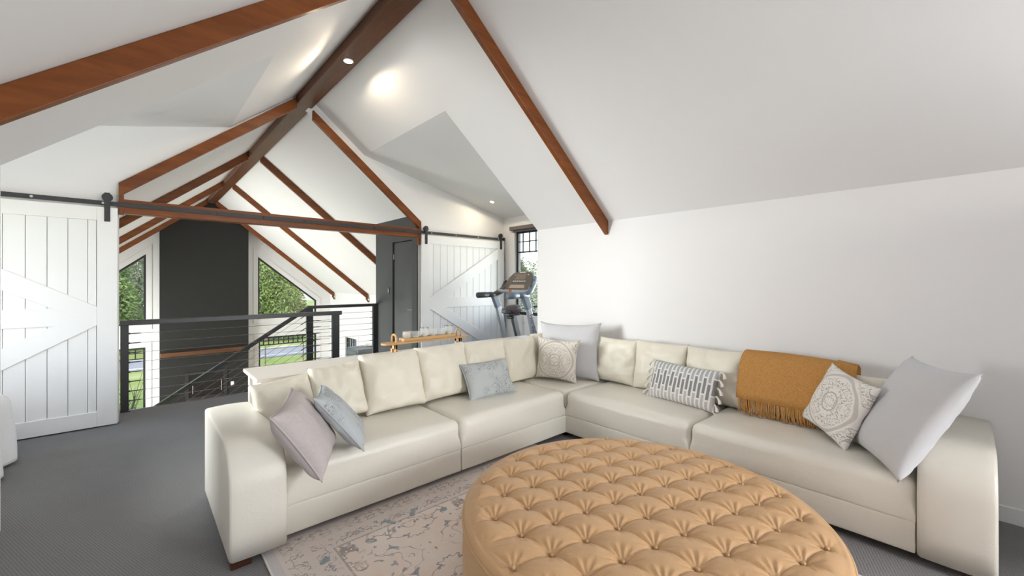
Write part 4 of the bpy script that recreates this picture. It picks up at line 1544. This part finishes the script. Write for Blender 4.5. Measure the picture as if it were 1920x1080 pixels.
def quilt():
    vs, fs = [], []
    NU, NV = 46, 40
    for i in range(NU + 1):
        for j in range(NV + 1):
            s_ = i / NU                     # across the edge: 0 inside .. 1 hem
            t_ = j / NV
            y = 3.9 + 1.38 * t_
            if s_ < .5:
                x = -1.75 + s_ / .5 * .92
                z = .555 + .012 * noise.noise(Vector((x * 3, y * 3, 0)))
            else:
                q = (s_ - .5) / .5
                a = min(1, q / .25)
                x = -.87 + .10 * math.sin(PI / 2 * a) + .05 * q * (.6 + noise.noise(Vector((y * 4, q, 3))))
                z = .555 - .09 * (1 - math.cos(PI / 2 * a)) - max(0, q - .25) / .75 * .44
                x += .025 * math.sin(y * 17 + 2 * q) * q
            vs.append((x, y, max(z, .014)))
    for i in range(NU):
        for j in range(NV):
            a = i * (NV + 1) + j
            fs.append((a, a + NV + 1, a + NV + 2, a + 1))
    return MB().add(vs, fs)


q = quilt().build('quilt', M['white_fabric'], bd, smooth=True)
md = q.modifiers.new('thick', 'SOLIDIFY')
md.thickness = .012

# ------------------------------------------------------------------ outside
struct(MB().box(-70, 90, -60, 110, -3.2, -3.02).build('ground', M['grass']), 'lawn around the house', 'ground')
mb = MB()
dv = []
for k in range(25):
    x = -50 + k * 5
    yc = 30 + .0015 * (x - 5) ** 2 - .04 * x
    dv.append((x, yc))
vs = [(x, y - 2.0, -3.0) for x, y in dv] + [(x, y + 2.0, -3.0) for x, y in dv]
n = len(dv)
fs = [(i, i + 1, n + i + 1, n + i) for i in range(n - 1)]
struct(mb.add(vs, fs).build('driveway', M['asphalt']), 'grey driveway crossing the lawn outside', 'driveway')


def tree_mesh(seed, h, rw, mat, leaf, nl, conic):
    rnd = random.Random(seed)
    vs, fs = [], []
    blobs = []
    for k in range(26):
        z = h * (.16 + .80 * (k / 25))
        prof = (1 - (z / h) ** 1.6 * .85) if conic else math.sin(PI * min(1, max(.12, z / h * .9 + .08))) ** .6
        a = rnd.uniform(0, 2 * PI)
        rr = rw * prof * rnd.uniform(.15, .75)
        blobs.append((rr * math.cos(a), rr * math.sin(a), z, rw * rnd.uniform(.32, .52) * (.5 + .6 * prof)))
    for k in range(nl):
        bx, by_, bz, br = rnd.choice(blobs)
        d_ = Vector((rnd.gauss(0, 1), rnd.gauss(0, 1), rnd.gauss(0, .8))).normalized()
        p = Vector((bx, by_, bz)) + d_ * br * rnd.uniform(.55, 1.05)
        a = Vector((rnd.gauss(0, 1), rnd.gauss(0, 1), rnd.gauss(0, 1))).normalized()
        b = a.orthogonal().normalized()
        s = leaf * rnd.uniform(.6, 1.4)
        i0 = len(vs)
        vs += [tuple(p - a * s), tuple(p + b * s * .45), tuple(p + a * s), tuple(p - b * s * .45)]
        fs.append((i0, i0 + 1, i0 + 2, i0 + 3))
    me = bpy.data.meshes.new('foliage')
    me.from_pydata(vs, [], fs)
    me.materials.append(mat)
    tk = MB().tube([(0, 0, 0), (.05 * rw, 0, h * .35), (0, .05 * rw, h * .8)], [h * .028, h * .02, h * .006], 8)
    for k in range(5):
        a = k * 1.3
        tk.tube([(0, 0, h * (.25 + .1 * k)), (rw * .5 * math.cos(a), rw * .5 * math.sin(a), h * (.38 + .1 * k))], [h * .01, h * .003], 5)
    tme_ = bpy.data.meshes.new('trunk')
    tme_.from_pydata([tuple(p) for p in tk.v], [], tk.f)
    tme_.materials.append(M['bark'])
    return me, tme_


kinds = {
    'a': tree_mesh(1, 7.0, 3.0, M['leaf'], .13, 15000, True),
    'b': tree_mesh(2, 8.0, 3.2, M['leaf2'], .12, 13000, False),
    'c': tree_mesh(3, 6.5, 2.6, M['leaf3'], .11, 11000, False),
}
spots = [('a', -1.3, 36, .86, 'dense dark green tree seen through the gable window left of the chimney'),
         ('b', 4.1, 39.5, .8, 'yellow green tree standing between the two gable window views'),
         ('c', .2, 49, 1.25, 'grey green tree rising behind the dense tree in the left gable window'),
         ('a', 7.4, 36, .84, 'dense dark green tree next to the chimney edge of the right gable window'),
         ('a', 13.0, 37, .84, 'dense dark green tree at the low end of the right gable window'),
         ('b', 10.2, 43.5, .9, 'yellow green tree between two dark trees in the right gable window'),
         ('c', 12.5, 56, 1.3, 'tall grey green tree far behind the right gable window'),
         ('c', 20.0, 46, 1.1, 'grey green tree beyond the kitchen side of the lawn'),
         ('c', 14.0, 14.6, .62, 'small grey green tree close outside the dormer window'),
         ('c', 20.5, 21.5, .9, 'larger grey green tree farther outside the dormer window')]
for i, (kk, x, y, s, lb) in enumerate(spots):
    root = thing('tree', lb, 'tree', (x, y, -3.02), i * 1.7, 'trees outside')
    root.scale = (s, s, s)
    for nm, me in zip(('foliage', 'trunk'), kinds[kk]):
        o = bpy.data.objects.new(nm, me)
        COL.objects.link(o)
        o.parent = root
# bare shrub close to the lower left window
sh = thing('bare_shrub', 'leafless shrub outside the lower hall window', 'shrub', (-.25, 17.3, -3.02))
rnd = random.Random(4)
m = MB()
for k in range(14):
    a = rnd.uniform(0, 2 * PI)
    l = rnd.uniform(.9, 1.9)
    p0 = Vector((-.25, 17.3, -3.02))
    p1 = p0 + Vector((.25 * math.cos(a), .25 * math.sin(a), l * .5))
    p2 = p1 + Vector((rnd.uniform(-.35, .35), rnd.uniform(-.3, .3), l * .5))
    m.tube([p0, p1, p2], [.014, .009, .004], 5)
    m.tube([p1, p1 + Vector((rnd.uniform(-.4, .4), rnd.uniform(-.3, .3), .4))], [.007, .003], 5)
m.build('branches', M['bark'], sh)
# wire fence in the lawn
fn = thing('wire_fence', 'low wire fence with thin posts on the lawn outside', 'fence', (5, 26, -3.02))
for k in range(16):
    x = -10 + k * 1.9
    MB().cyl((x, 25.5, -3.02), (x, 25.5, -2.0), .03, 6).build('post', M['bark'], fn)
for z in (-2.1, -2.5):
    MB().cyl((-10, 25.5, z), (18.5, 25.5, z), .008, 5).build('wire', M['steel'], fn)
